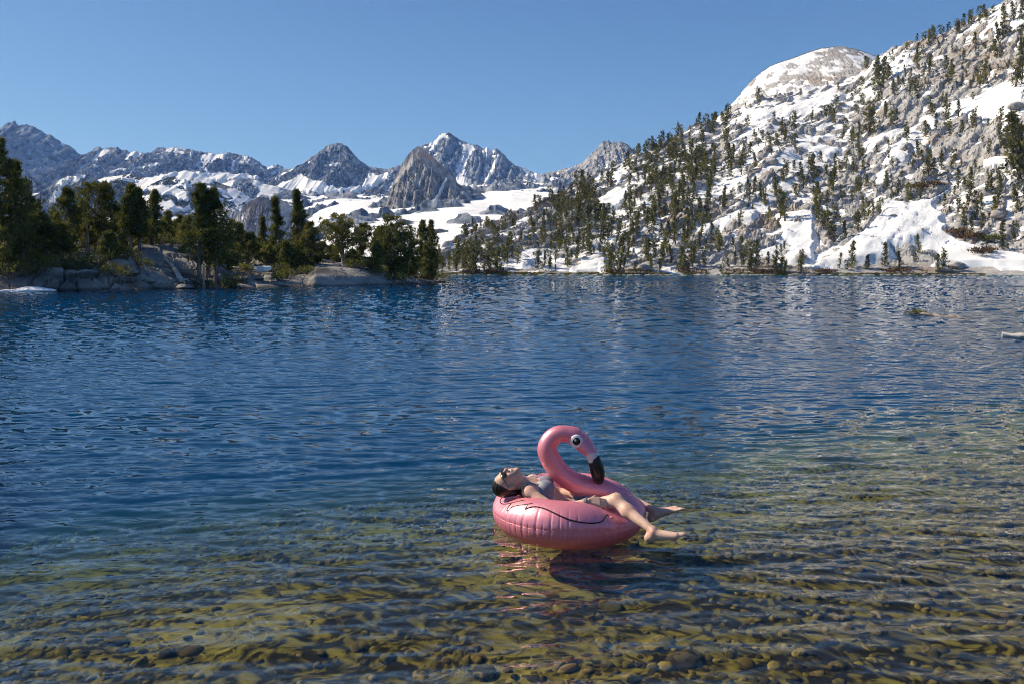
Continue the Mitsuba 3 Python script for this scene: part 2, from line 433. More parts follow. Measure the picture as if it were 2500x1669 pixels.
mountain('hazy blue-grey massif with a double summit behind the shore pines',
         [(-160, 400), (-60, 340), (0, 312), (22, 299), (36, 296), (46, 307), (58, 303), (80, 309), (105, 322), (137, 339), (170, 358), (198, 378), (222, 398), (240, 412), (265, 436), (300, 470)],
         2700, [(-160, 520), (300, 500)], 620, 500, 'm_rock_far', 1, nu=330, gully=95, gamp=75, crag=14, cover=-0.16, jag=7,
         snow=[((112, 340), (121, 350), (132, 361), 2.2), ((122, 425), (125, 440), (120, 452), 3.5), ((160, 405), (172, 399), 2.0), ((60, 312), (52, 330), 2.0)])
mountain('long jagged grey ridge streaked with snow gullies',
         [(180, 395), (198, 381), (222, 368), (236, 358), (240, 357), (250, 362), (265, 360), (287, 362), (300, 370), (309, 366), (318, 374), (331, 370), (340, 376), (354, 376), (370, 370), (384, 363), (398, 360), (427, 362), (462, 366), (490, 369), (510, 373), (540, 378), (556, 374), (564, 374), (587, 382), (602, 381), (620, 388), (635, 398), (650, 408), (658, 412), (668, 408), (678, 404), (695, 409), (720, 417), (760, 440)],
         2250, [(180, 470), (400, 452), (520, 445), (760, 455)], 380, 400, 'm_rock_far', 2, nu=430, gully=48, gamp=42, crag=12, cover=0.16, jag=8, flat=1.5,
         snow=[((535, 379), (552, 377), (556, 392), (546, 400), (538, 392)), ((512, 386), (530, 392), (524, 410), (514, 404)), ((566, 393), (574, 396), (566, 412), 4.0), ((598, 384), (606, 400), 2.5), ((470, 370), (468, 392), 3.5),
               ((425, 425), (470, 418), (520, 425), (600, 425), (660, 440), (560, 452), (440, 448)), ((230, 405), (248, 412), (262, 420), 2.5), ((270, 425), (330, 415), (390, 405), 4.0), ((655, 415), (668, 410), 3.0), ((505, 415), (512, 430), 4.0)])
mountain('broad dark pyramid peak with rust-coloured summit and a small hanging snow patch',
         [(640, 452), (680, 436), (715, 420), (735, 404), (753, 389), (770, 380), (787, 367), (798, 359), (812, 354), (824, 351), (834, 352), (845, 358), (856, 369), (868, 382), (882, 396), (902, 408), (919, 409), (935, 414), (948, 414), (962, 410), (974, 405), (1000, 420)],
         2000, [(640, 470), (760, 455), (830, 466), (900, 462), (1000, 450)], 330, 350, 'm_rock_far', 3, nu=360, gully=58, gamp=44, crag=13, cover=-0.10, jag=6, flat=1.5,
         snow=[((806, 404), (818, 397), (828, 396), (833, 403), (822, 408), (812, 410)), ((676, 442), (695, 430), (714, 421), 5.5), ((750, 400), (762, 397), 3.0), ((655, 462), (700, 444), (742, 426), (770, 446), (800, 450), (830, 462), (880, 455), (885, 478), (655, 482)), ((905, 425), (930, 430), (950, 418), (960, 440), (890, 470), (880, 452))])
mountain('highest snowy peak with a steep white couloir between grey buttresses',
         [(985, 400), (1010, 375), (1031, 358), (1045, 352), (1057, 347), (1066, 339), (1072, 330), (1080, 325), (1095, 323), (1104, 328), (1112, 334), (1123, 343), (1138, 347), (1152, 353), (1160, 355), (1166, 354), (1178, 363), (1184, 366), (1189, 359), (1196, 365), (1201, 369), (1207, 363), (1212, 363), (1222, 369), (1230, 376), (1244, 393), (1261, 406), (1275, 409), (1301, 423), (1316, 424), (1339, 426), (1370, 432)],
         2450, [(985, 470), (1120, 468), (1240, 476), (1300, 470), (1370, 470)], 420, 420, 'm_rock_far', 4, nu=420, nv=130, gully=52, gamp=46, crag=12, cover=0.05, jag=6, flat=1.2,
         snow=[((1029, 358), (1057, 347), (1053, 360), (1040, 372)), ((1122, 350), (1158, 356), (1165, 367), (1150, 386), (1143, 415), (1146, 449), (1176, 462), (1120, 470), (1104, 415), (1124, 383), (1132, 363)),
               ((1181, 372), (1182, 420), (1186, 440), 4.0), ((1217, 384), (1207, 406), (1198, 425), (1184, 450), 5.5), ((1268, 428), (1300, 424), (1345, 430), (1375, 475), (1285, 480), (1276, 455)), ((1190, 390), (1192, 410), 2.0)],
         bare=[((1150, 395), (1172, 365), (1180, 410), (1176, 450), (1150, 442)), ((1065, 345), (1108, 335), (1118, 372), (1098, 405), (1060, 385)), ((1205, 430), (1225, 385), (1262, 420), (1268, 458), (1200, 458))])
mountain('pale grey pyramid summit rising over the tree-lined hill crest',
         [(1320, 428), (1347, 419), (1370, 417), (1402, 406), (1422, 397), (1439, 380), (1450, 369), (1459, 360), (1466, 352), (1471, 346), (1485, 343), (1491, 349), (1497, 347), (1511, 346), (1522, 349), (1531, 354), (1542, 364), (1570, 378), (1620, 400)],
         2100, [(1320, 445), (1400, 470), (1620, 500)], 330, 350, 'm_rock_pale', 5, nu=240, gully=34, gamp=24, crag=10, cover=-0.25, jag=5, flat=0.6,
         snow=[((1340, 432), (1375, 440), (1400, 452), (1420, 445), (1440, 432), (1460, 428), (1460, 480), (1340, 480)), ((1385, 420), (1404, 412), 2.5), ((1352, 428), (1366, 426), 2.0)])
mountain('lit grey rock shoulder below the hazy massif',
         [(70, 500), (100, 478), (125, 452), (140, 441), (165, 429), (190, 427), (210, 427), (228, 434), (245, 446), (262, 458), (310, 490)],
         1150, [(70, 560), (310, 560)], 170, 200, 'm_rock_far', 6, nu=170, nv=70, gully=24, gamp=15, crag=6, cover=-0.05, jag=3,
         snow=[((190, 428), (186, 436), 3.0), ((172, 440), (158, 452), (150, 465), (135, 480), 3.0), ((150, 478), (125, 500), 5.0)])
mountain('dark lichen-covered knolls banded with snowfields',
         [(180, 470), (230, 445), (262, 434), (290, 430), (319, 425), (345, 434), (372, 436), (400, 427), (430, 421), (452, 420), (480, 426), (510, 436), (545, 450), (574, 462), (600, 478), (640, 505), (680, 530)],
         1350, [(180, 540), (450, 545), (680, 570)], 330, 260, 'm_rock_dark', 7, nu=300, nv=110, gully=60, gamp=26, crag=7, cover=0.58, jag=3, flat=0.3, depth=6,
         snow=[((342, 462), (392, 452), (430, 458), (466, 470), (470, 520), (380, 525), (345, 500)), ((372, 440), (405, 428), (432, 424), (420, 436), (380, 446)), ((250, 452), (275, 446), 4.0), ((452, 445), (458, 462), 5.0), ((500, 456), (560, 474), 2.5), ((300, 440), (335, 446), 3.0)],
         bare=[((395, 484), (430, 480), (432, 492), (400, 494)), ((350, 474), (368, 470), (372, 480), (356, 484)), ((430, 500), (462, 498), (460, 508), (436, 508))])
mountain('rounded brown-grey knoll ringed by snow',
         [(515, 470), (543, 448), (565, 441), (590, 437), (609, 436), (628, 441), (643, 449), (680, 458), (715, 467), (760, 485)],
         1500, [(515, 500), (640, 492), (760, 500)], 170, 200, 'm_rock_far', 8, nu=180, nv=60, gully=40, gamp=14, crag=6, cover=-0.05, jag=2, flat=0.55,
         snow=[((545, 458), (575, 448), (560, 464), 3.0)])
mountain('steep blue-shadowed cliff block with a snow cap behind the shore conifers',
         [(520, 560), (560, 545), (578, 522), (584, 513), (598, 500), (612, 492), (634, 484), (656, 483), (680, 486), (700, 498), (725, 515), (760, 545)],
         760, [(520, 640), (760, 625)], 70, 120, 'm_rock_far', 9, nu=260, nv=110, gully=13, gamp=10, crag=5, cover=-0.05, jag=1.5, steep=0.6, depth=3,
         snow=[((582, 517), (598, 502), (616, 492), 1.6), ((640, 485), (660, 484), 1.5)])
mountain('sheer fluted granite tower with an orange top, standing before the snowy peak',
         [(925, 535), (940, 500), (952, 470), (962, 440), (972, 418), (988, 391), (996, 379), (1005, 369), (1013, 362), (1022, 356), (1031, 362), (1040, 369), (1052, 380), (1060, 387), (1075, 400), (1088, 410), (1100, 428), (1118, 448), (1150, 470)],
         1080, [(925, 560), (960, 545), (1010, 546), (1060, 505), (1095, 470), (1150, 478)], 130, 230, 'm_rock_pale', 10, nu=330, nv=150, gully=17, gamp=17, crag=5, cover=-0.85, jag=3, steep=0.62, depth=4, flat=0.0, noise_w=0.55, streak=0.4, flute=6.0,
         snow=[((1090, 436), (1072, 478), (1045, 515), (1014, 545), 2.6)])

# ---- base terrain that everything stands on, out to the horizon
gy = np.concatenate([np.linspace(236, 420, 12), np.linspace(500, 9000, 20)])
gx = np.linspace(-1.6, 1.6, 30)
Yt, Ut = np.meshgrid(gy, gx, indexing='ij')
scene['ground'] = mikit.ply((np.stack([Ut * (Yt + 200), Yt, np.where(Yt < 260, -0.6, np.minimum(0.012 * (Yt - 260), 12.0) - 0.6)], -1).reshape(-1, 3), grid_faces(*Yt.shape)), 'm_granite_hill', smooth=True)
tag('ground', 'valley floor beyond the lake', kind='structure')

# ------------------------------------------------------------------ the hillside along the far shore
mountain('rounded snow dome with a boulder-strewn grey top above the hillside',
         [(1700, 330), (1740, 296), (1771, 270), (1802, 238), (1829, 204), (1846, 188), (1863, 174), (1882, 162), (1904, 153), (1930, 144), (1955, 136), (1980, 126), (2006, 119), (2032, 115), (2058, 114), (2075, 118), (2092, 122), (2115, 131), (2136, 139), (2165, 160), (2230, 200)],
         820, [(1700, 360), (1900, 330), (2230, 280)], 310, 200, 'm_granite_hill', 12, nu=380, nv=120, gully=26, gamp=1.6, crag=3.4, cover=0.24, jag=0.3, depth=1.6, steep=1.0, noise_w=1.8, streak=0.0, nscale=11.0,
         bare=[((1760, 285), (1830, 200), (1866, 170), (1862, 178), (1830, 208), (1790, 248), (1766, 282))])

SKY = np.array([(1000, 668), (1050, 634), (1083, 604), (1143, 574), (1172, 558), (1230, 536), (1287, 508), (1316, 492), (1344, 478), (1373, 470), (1387, 456), (1430, 436), (1488, 418), (1517, 399), (1545, 378), (1583, 366), (1643, 340), (1661, 330), (1695, 306), (1724, 298), (1758, 296), (1775, 280), (1800, 268), (1870, 240), (1960, 222), (2060, 196), (2110, 172), (2140, 146), (2153, 137), (2177, 120), (2211, 105), (2240, 99), (2286, 86), (2313, 79), (2347, 62), (2381, 45), (2415, 28), (2449, 5), (2500, -22), (2700, -120), (3000, -220)], float)


def hill_frame(b):
    px = CX + b * F
    Ys = 236 - 26 * smooth(0.45, 0.95, b) + 3.0 * (fbm(b * 14, 0, 0, 3, 41) - 0.5)
    Yr = np.interp(px, [1000, 1100, 1400, 1750, 2100, 2500, 3000], [262, 300, 400, 470, 500, 470, 430])
    zr = EYE + (HZ - np.interp(px, SKY[:, 0], SKY[:, 1])) / F * Yr
    return Ys, Yr, np.maximum(zr, 0.7)


HB = Blocks((-60, 200), (460, 760), 2.6, 51, tilt=0.5)
HB2 = Blocks((-60, 200), (460, 760), 7.5, 52, tilt=0.7)
SNOWFIELDS = [
    [(2158, 480), (2215, 492), (2282, 483), (2316, 463), (2284, 508), (2330, 537), (2307, 566), (2348, 594), (2402, 606), (2500, 624), (2560, 640), (2560, 664), (2340, 664), (2200, 640), (2060, 655), (1990, 650), (2062, 600), (2105, 572), (2152, 525), (2147, 500)],
    [(1895, 528), (1985, 518), (1998, 560), (1998, 610), (1985, 640), (1900, 645), (1930, 600), (1905, 570)],
    [(2236, 288), (2306, 260), (2373, 238), (2462, 201), (2520, 210), (2500, 262), (2470, 280), (2400, 312), (2373, 290), (2306, 283), (2284, 322), (2240, 300)],
    [(1464, 499), (1505, 455), (1535, 463), (1535, 495), (1505, 518), (1470, 526)], [(1500, 445), (1510, 415), (1522, 408), (1526, 440), (1512, 456)],
    [(1390, 652), (1440, 640), (1482, 632), (1484, 662), (1390, 664)], [(1560, 664), (1600, 655), (1650, 652), (1640, 668)],
    [(1975, 372), (2010, 358), (2052, 366), (2030, 395), (1985, 402)], [(1780, 300), (1850, 270), (1990, 235), (2060, 232), (2040, 260), (1930, 282), (1830, 312)],
    [(2370, 92), (2450, 40), (2470, 44), (2400, 92)], [(1990, 335), (2060, 322), (2060, 340), (1995, 350)], [(1740, 470), (1800, 440), (1850, 440), (1800, 470)],
    [(1690, 560), (1800, 520), (1850, 520), (1840, 545), (1720, 580)], [(2390, 394), (2468, 386), (2470, 414), (2420, 418)], [(1270, 640), (1330, 628), (1340, 645), (1275, 655)], [(2110, 350), (2150, 330), (2230, 300), (2180, 340), (2120, 375)]]
ROCKY = [[(2195, 450), (2310, 440), (2300, 470), (2220, 500), (2185, 478)], [(2180, 605), (2240, 598), (2290, 618), (2262, 655), (2170, 640)], [(1998, 530), (2050, 505), (2110, 520), (2098, 560), (2015, 600), (1996, 590)],
         [(2160, 260), (2190, 190), (2300, 150), (2400, 130), (2420, 200), (2290, 250), (2180, 290)], [(2440, 600), (2500, 560), (2500, 615)], [(2310, 540), (2400, 500), (2500, 480), (2500, 580), (2400, 600)],
         [(2160, 470), (2200, 380), (2320, 330), (2400, 360), (2360, 440), (2280, 470)], [(1560, 640), (1640, 600), (1700, 610), (1640, 650)], [(1640, 640), (1760, 590), (1800, 610), (1700, 655)]]


def hill(b, s):
    """World points of rock and of the smooth ground that the snow lies on, for bearings b and way up the slope s (0 the shore, 1 the crest)."""
    Ys, Yr, zr = hill_frame(b)
    Y = Ys + (Yr - Ys) * s
    X = b * Y
    prof = np.where(s <= 1, 0.22 * s + 0.78 * np.clip(s, 0, 1) ** 1.22, 1 - 0.55 * (s - 1) - 0.5 * (s - 1) ** 2)
    z = -0.5 + (zr + 0.5) * prof
    d = Y - Ys
    z = z + 0.55 * smooth(0, 2.5, d)
    env = smooth(3, 26, d)
    along, across = (X + 1.2 * d) / 1.56, (1.2 * X - d) / 1.56
    crest = 1 - 0.6 * smooth(0.85, 1.0, s)
    big = env * crest * (7.5 * (fbm(X / 60, d / 45, 0, 3, 42) - 0.5) + 3.6 * (fbm(along / 26, across / 9, 0, 3, 43) - 0.5))
    ledge = across / 6.5 + 1.6 * fbm(X / 22, d / 22, 0, 3, 44)
    saw = ledge - np.floor(ledge)
    l1, c1 = HB(X, Y)
    l2, c2 = HB2(X, Y)
    rough = env * (1.25 * (smooth(0, 0.75, saw) - smooth(0.75, 1.0, saw) - 0.4) + 0.26 * l1 + 0.55 * l2 - 0.35 * smooth(0.14, 0.0, c1) - 0.9 * smooth(0.08, 0.0, c2))
    rough = rough + (0.15 + 0.85 * env) * 0.5 * (fbm(X / 1.6, d / 1.6, z / 1.6, 3, 45) - 0.5)
    low = np.stack([X, Y, z + big + 0.16 * rough], -1)
    rock = np.stack([X, Y, z + big + rough], -1)
    px, py = survey(low)
    cov = -0.12 + 2.1 * (fbm(along / 34, across / 11, 3, 3, 46) - 0.5) + 0.9 * (fbm(X / 75, d / 60, 1, 2, 47) - 0.5) + 0.9 * (fbm(X / 5, d / 5, 5, 3, 50) - 0.5)
    cov = cov - 0.30 * smooth(2180, 2330, px) * smooth(560, 250, py) - 0.25 * smooth(0.2, 0.0, s) + 0.35 * smooth(1750, 1850, px) * smooth(2150, 2050, px) * smooth(330, 280, py)
    wob = 34 * (fbm(X / 13, d / 13, 0, 5, 48) - 0.5)
    field = np.full(px.shape, -9.0)
    for poly in SNOWFIELDS:
        field = np.maximum(field, np.clip((signed(poly, px, py) + wob) / 7.0, -9, 1.6))
    cov = np.where(field > -1, np.maximum(cov, field), cov)
    for poly in ROCKY:
        cov = np.minimum(cov, -np.clip((signed(poly, px, py) + wob) / 8.0, -9, 0.75) + 0.05)
    cov = np.where(d < 7, np.minimum(cov, -0.6 + 1.0 * (fbm(X / 9, 0 * X, 0, 2, 49) > 0.56)), cov)
    return rock, low, cov, d, field


hb = np.linspace(-0.125, 0.74, 720)
hs = np.concatenate([np.linspace(-0.06, 1.0, 310), np.linspace(1.01, 1.7, 12)])
Sh, Bh = np.meshgrid(hs, hb, indexing='ij')
h_rock, h_low, h_cov, h_d, h_field = hill(Bh, Sh)
fh = grid_faces(*Bh.shape)
scene['hillside'] = mikit.ply((h_rock.reshape(-1, 3), fh), 'm_granite_hill', smooth=False)
tag('hillside', 'steep granite hillside with snow patches and scattered pines', kind='structure')
snow_mesh('snow', h_rock, h_low, np.clip(h_cov, -1.1, 1.3), np.array([0, 0, 1.0]), 1.25, 'hillside', fh)
h_top = np.maximum(h_rock[..., 2], np.where(h_cov > -0.9, h_low[..., 2] + np.clip(h_cov, -1.1, 1.3) * 1.25, -99))
H_PX, H_PY = survey(np.dstack([h_low[..., :2], h_top]))
# ------------------------------------------------------------------ rocky peninsula
PEN = shapely.Polygon([(-140, 40), (-60, 58), (-47, 67.5), (-43.7, 70), (-39.5, 73), (-36, 77), (-34, 79.5), (-31.5, 84), (-28.6, 86), (-25, 90), (-21.5, 93.5), (-17.2, 97.5), (-13.6, 104), (-11.2, 112), (-10.0, 122), (-10.3, 138), (-11.2, 147), (-14, 158), (-30, 190), (-60, 240), (-110, 300), (-260, 300), (-260, 40)])
PB = Blocks((-150, 40), (0, 310), 4.2, 61)
PB2 = Blocks((-150, 40), (0, 310), 1.5, 62)


def pen_height(x, y, detail=True):
    d = near_points(x, y, PEN.bounds, 30, lambda q, u, v: np.where(shapely.contains_xy(PEN, u, v), 1, -1) * shapely.distance(PEN.exterior, q))
    px = CX + x / np.maximum(y, 1) * F
    cliff = smooth(70, 130, px) * smooth(345, 315, px)             # the dark bluff by the open water
    rock = smooth(745, 775, px) * smooth(960, 930, px)             # the big rounded rock beyond the slabs
    slab = np.interp(d, [-9, -2, 0, 1.5, 6, 14, 30, 80], [-7, -1.2, 0.02, 0.6, 1.5, 2.5, 3.9, 5.5])
    high = np.interp(d, [-9, -2, 0, 1.2, 4, 12, 30, 80], [-7, -1.2, 0.02, 0.9, 2.0, 4.3, 5.0, 6.0])
    slab = slab + (high - slab) * smooth(560, 520, px)
    bluff = np.interp(d, [-9, -2, 0, 0.8, 2.6, 9, 30, 80], [-7, -2.5, 0.05, 1.0, 1.9, 2.8, 4.2, 5.6])
    dome = np.interp(d, [-9, -2, 0, 1.0, 3.0, 5.5, 12, 30, 80], [-7, -1.6, 0.05, 1.1, 2.0, 2.3, 2.5, 3.8, 5.5])
    tip = smooth(950, 1040, px)
    h = slab + cliff * (bluff - slab) + rock * (dome - slab)
    h = h * (1 - 0.45 * tip)
    jag = fbm(x / 1.3, y / 1.3, 0, 3, 65) - 0.5
    h = h + cliff * smooth(0, 1, d) * smooth(14, 5, d) * 0.9 * jag
    h = h + 1.1 * (fbm(x / 9, y / 9, 0, 3, 63) - 0.5) * smooth(0.3, 5, d) * (1 - 0.6 * rock)
    l, c = PB(x, y)
    l2, c2 = PB2(x, y)
    env = smooth(-1.0, 1.0, d) * (1 - 0.75 * rock)
    h = h + env * (0.12 + 0.34 * cliff) * (l - 1.6 * smooth(0.14, 0.0, c))
    if detail:
        h = h + env * (0.07 + 0.10 * cliff) * (l2 - 2.2 * smooth(0.12, 0.0, c2)) + 0.12 * (fbm(x / 0.8, y / 0.8, 0, 3, 64) - 0.5)
    return h


pb = np.concatenate([np.linspace(-0.82, -0.66, 40)[:-1], np.linspace(-0.66, -0.05, 420)])
pt = np.concatenate([1 / np.linspace(1 / 56.0, 1 / 130.0, 260), np.linspace(131, 300, 60)])
Yp, Bp = np.meshgrid(pt, pb, indexing='ij')
Xp = Bp * Yp
Zp = pen_height(Xp, Yp)
fp = grid_faces(*Xp.shape)
fp = fp[(Zp.ravel()[fp] > -4.0).any(1)]
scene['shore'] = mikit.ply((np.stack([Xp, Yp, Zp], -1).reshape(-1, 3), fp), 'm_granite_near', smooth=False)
tag('shore', 'low granite peninsula of slabs and dark bluffs reaching into the lake', kind='structure')


def pen_z(x, y):
    return float(pen_height(np.array([x]), np.array([y]), False)[0])


def boulder(name, label, p, size, seed, mat='m_granite_near', group=None, sub=3, flat=0.75, rz=0.0, cat='boulder'):
    v, f = rough_stone(seed, sub, flat, 0.35)
    if mat == 'm_snow':
        v = v * (1 + 0.7 * (meshkit.fbm(v * 1.1 + seed * 3, 3, seed) - 0.5))[:, None]
    v = v + 0.05 * (meshkit.fbm(v * 4 + seed, 3, seed)[:, None] - 0.5) * v
    k = tag(key(name), label, cat, group)
    size = np.broadcast_to(np.asarray(size, float), 3)
    scene[k] = mikit.ply((v, f), mat, smooth=False, to_world=T().translate(list(map(float, p))).rotate([0, 0, 1], rz).scale(list(map(float, size))))
    return k


for px, Y, dz, s, lab in [(452, 82.0, 0.3, (1.3, 0.9, 0.6), 'long pale boulder on the slab under the big twin-stemmed pine'), (215, 76.0, 0.1, (1.1, 0.8, 0.8), 'dark angular block in the bluff above the water, below the dead grey trunk'),
                          (300, 76.8, 0.2, (0.9, 0.7, 0.7), 'dark boulder at the foot of the bluff beside the slender pine'), (128, 72.4, 0.1, (0.55, 0.4, 0.4), 'small pale stone at the waterline beside the floating snow'),
                          (362, 80.0, 0.1, (0.7, 0.5, 0.55), 'rounded grey stone at the water below the fallen log'), (585, 89.5, 0.3, (1.1, 0.8, 0.5), 'flat shadowed boulder behind the willow clump'),
                          (618, 92.0, 0.3, (1.0, 0.8, 0.6), 'dark round boulder on the lit slab next to the white snow lump'), (946, 101.5, 0.2, (1.0, 0.7, 0.5), 'pale broken stone at the water below the broad pine'),
                          (770, 112.0, 0.5, (0.6, 0.5, 0.5), 'small upright stone on the crest behind the round rock'), (1088, 146.5, 0.1, (0.8, 0.6, 0.4), 'low rock at the very tip of the peninsula'),
                          (322, 79.6, 0.3, (0.9, 0.7, 0.6), 'block leaning at the water under the slender pine roots'), (270, 75.6, 0.2, (1.0, 0.8, 0.8), 'split dark block standing in the water below the bluff')]:
    x = (px - CX) / F * Y
    boulder('boulder', lab, (x, Y, pen_z(x, Y) + dz - 0.3), s, int(px), rz=px * 7 % 360)

# snow that has lasted on the peninsula
for px, Y, dz, s, lab in [(69, 70.6, 0.12, (1.75, 1.0, 0.42), 'smooth white snow lump lying at the water by the dark bluff'), (640, 92.5, 1.15, (1.35, 0.9, 0.55), 'bright white snow lump on the slab below the conical pines'),
                          (22, 70.2, 0.05, (1.1, 0.5, 0.15), 'thin shelf of snow at the water beside the larger snow lump')]:
    x = (px - CX) / F * Y
    boulder('snow_patch', lab, (x, Y, max(pen_z(x, Y), 0.0) + dz), s, int(px) + 3, 'm_snow', sub=4, flat=0.8, rz=10, cat='snow patch')
x, Y = (620 - CX) / F * 99, 99.0
boulder('snow_patch', 'long narrow strip of snow on the crest of the slab', (x, Y, pen_z(x, Y) + 0.15), (4.0, 1.3, 0.35), 31, 'm_snow', sub=4, rz=4, cat='snow patch')

# ------------------------------------------------------------------ trees
def tube(pts, rad, sides=7):
    """A closed bent tube; (vertices, faces)."""
    p, r = np.asarray(pts, float), np.asarray(rad, float)
    t = np.gradient(p, axis=0)
    t /= np.linalg.norm(t, axis=1, keepdims=True) + 1e-9
    a = np.cross(t, np.where(np.abs(t[:, 2:3]) < 0.9, [[0, 0, 1.0]], [[1.0, 0, 0]]))
    a /= np.linalg.norm(a, axis=1, keepdims=True) + 1e-9
    b = np.cross(t, a)
    ang = np.arange(sides) * 2 * np.pi / sides
    v = p[:, None] + r[:, None, None] * (np.cos(ang)[None, :, None] * a[:, None] + np.sin(ang)[None, :, None] * b[:, None])
    f = grid_faces(len(p), sides, True)
    v = np.vstack([v.reshape(-1, 3), p[:1], p[-1:]])
    n, m = len(p) * sides, (len(p) - 1) * sides
    i = np.arange(sides)
    f = np.vstack([f, np.stack([(i + 1) % sides, i, i * 0 + n], 1), np.stack([m + i, m + (i + 1) % sides, i * 0 + n + 1], 1)])
    return v, f


def join(ms):
    vs, fs, n = [], [], 0
    for v, f in ms:
        vs.append(v); fs.append(np.asarray(f) + n); n += len(v)
    return np.vstack(vs), np.vstack(fs)


def tufts(c, rad, n, size, r, up=0.5):
    """Needle tufts through a clump: narrow leaf-shaped triangles that fan out from its middle and rise."""
    d = r.normal(size=(n, 3))
    d /= np.linalg.norm(d, axis=1, keepdims=True)
    p = c + d * rad * (r.uniform(0.25, 1.0, (n, 1)) ** 0.6)
    o = d + [0, 0, up] + r.normal(0, 0.45, (n, 3))
    o /= np.linalg.norm(o, axis=1, keepdims=True)
    w = np.cross(o, r.normal(size=(n, 3)))
    w /= np.linalg.norm(w, axis=1, keepdims=True) + 1e-9
    L = size * r.uniform(0.6, 1.4, (n, 1))
    v = np.stack([p - w * L * 0.2, p + w * L * 0.2, p + o * L], 1).reshape(-1, 3)
    return v, np.arange(3 * n).reshape(-1, 3)


def make_tree(H, W, seed, stems=1, bare=0.15, form='column', clump=0.55, nclump=90, ntuft=26, size=0.32, lean=(0, 0), trunk_r=0.2, gaps=0.15, spread=0.16):
    """(trunk mesh, crown mesh) of a mountain pine, its foot at the origin: tapered stems, limbs, and needle tufts in rising clumps."""
    r = np.random.default_rng(seed)
    wood, leaf_ = [], []
    for s in range(stems):
        h = H * (1.0 if s == 0 else r.uniform(0.72, 0.96))
        az = 2 * np.pi * s / max(stems, 1) + r.uniform(0, 2)
        off = np.array([math.cos(az), math.sin(az) * 0.7]) * (spread * H if stems > 1 else 0)
        t = np.linspace(0, 1, 9)
        bend = r.normal(0, 0.018 * H, (9, 2)).cumsum(0) * t[:, None] * 0.5
        P = np.stack([off[0] * t ** 0.8 + lean[0] * t ** 1.3 + bend[:, 0], off[1] * t ** 0.8 + lean[1] * t ** 1.3 + bend[:, 1], t * h], 1)
        rad = trunk_r * (1 - t) ** 0.8 * (0.8 if s else 1.0) + 0.02
        rad[0] *= 1.5
        P[0, 2] = -0.5
        wood.append(tube(P, rad))
        n = max(3, nclump // stems)
        prof, lop = r.uniform(0.35, 1.25, 8), r.uniform(0, 6.28)
        for i in range(n):
            u = bare + (1 - bare) * ((i + r.uniform(0, 1)) / n) ** 0.9
            q = (u - bare) / (1 - bare)
            if form == 'cone':
                w = W * (1 - q) ** 0.85 * (0.75 + 0.25 * math.sin(q * 40 + seed)) + 0.05 * W
            elif form == 'umbrella':
                w = W * (0.25 + 0.75 * smooth(0.0, 0.5, q)) * (1 - 0.65 * smooth(0.72, 1.0, q))
            else:
                w = W * np.interp(q, np.linspace(0, 1, 8), prof) * (1 - q ** 1.7) ** 0.8 + 0.06 * W
            if r.random() < gaps:
                continue
            a = r.uniform(0, 2 * np.pi)
            k = r.uniform(0.15, 1.0) ** 0.55 * w * (1 + 0.4 * math.cos(a - lop - 5 * q))
            base = np.array([np.interp(u, t, P[:, j]) for j in range(3)])
            rise = {'cone': 0.05, 'umbrella': 0.35}.get(form, 0.55) * k
            c = base + [math.cos(a) * k, math.sin(a) * k, rise]
            if k > 0.35 * W and i % 2 == 0:
                m = (base + c) / 2 - [0, 0, 0.12 * k]
                b0 = base - [0, 0, 0.25 * k]
                wood.append(tube([b0, m, c], [0.16 * trunk_r * (1.2 - q) + 0.012, 0.10 * trunk_r + 0.008, 0.008], 4))
            cr = clump * r.uniform(0.6, 1.35) * (1 - 0.45 * q)
            leaf_.append(tufts(c, np.array([cr * (0.55 + 0.5 * abs(math.cos(a))), cr * (0.55 + 0.5 * abs(math.sin(a))), cr * (0.5 if form == 'cone' else 0.8)]), max(5, int(ntuft * r.uniform(0.6, 1.3))), size, r, 0.15 if form == 'cone' else 0.7))
    return join(wood), join(leaf_)


def plant_tree(name, label, cat, p, H, W, seed, mat, group=None, rz=0.0, **kw):
    tr, cr = make_tree(H, W, seed, **kw)
    k = key(name)
    M = T().translate(list(map(float, p))).rotate([0, 0, 1], rz)
    tag(k, label, cat, group)
    part(k, 'trunk', mikit.ply(tr, 'm_bark', smooth=True, to_world=M))
    part(k, 'crown', mikit.ply(cr, mat, smooth=False, to_world=M))
    return k


D_, O_ = LEAF[0], LEAF[1]
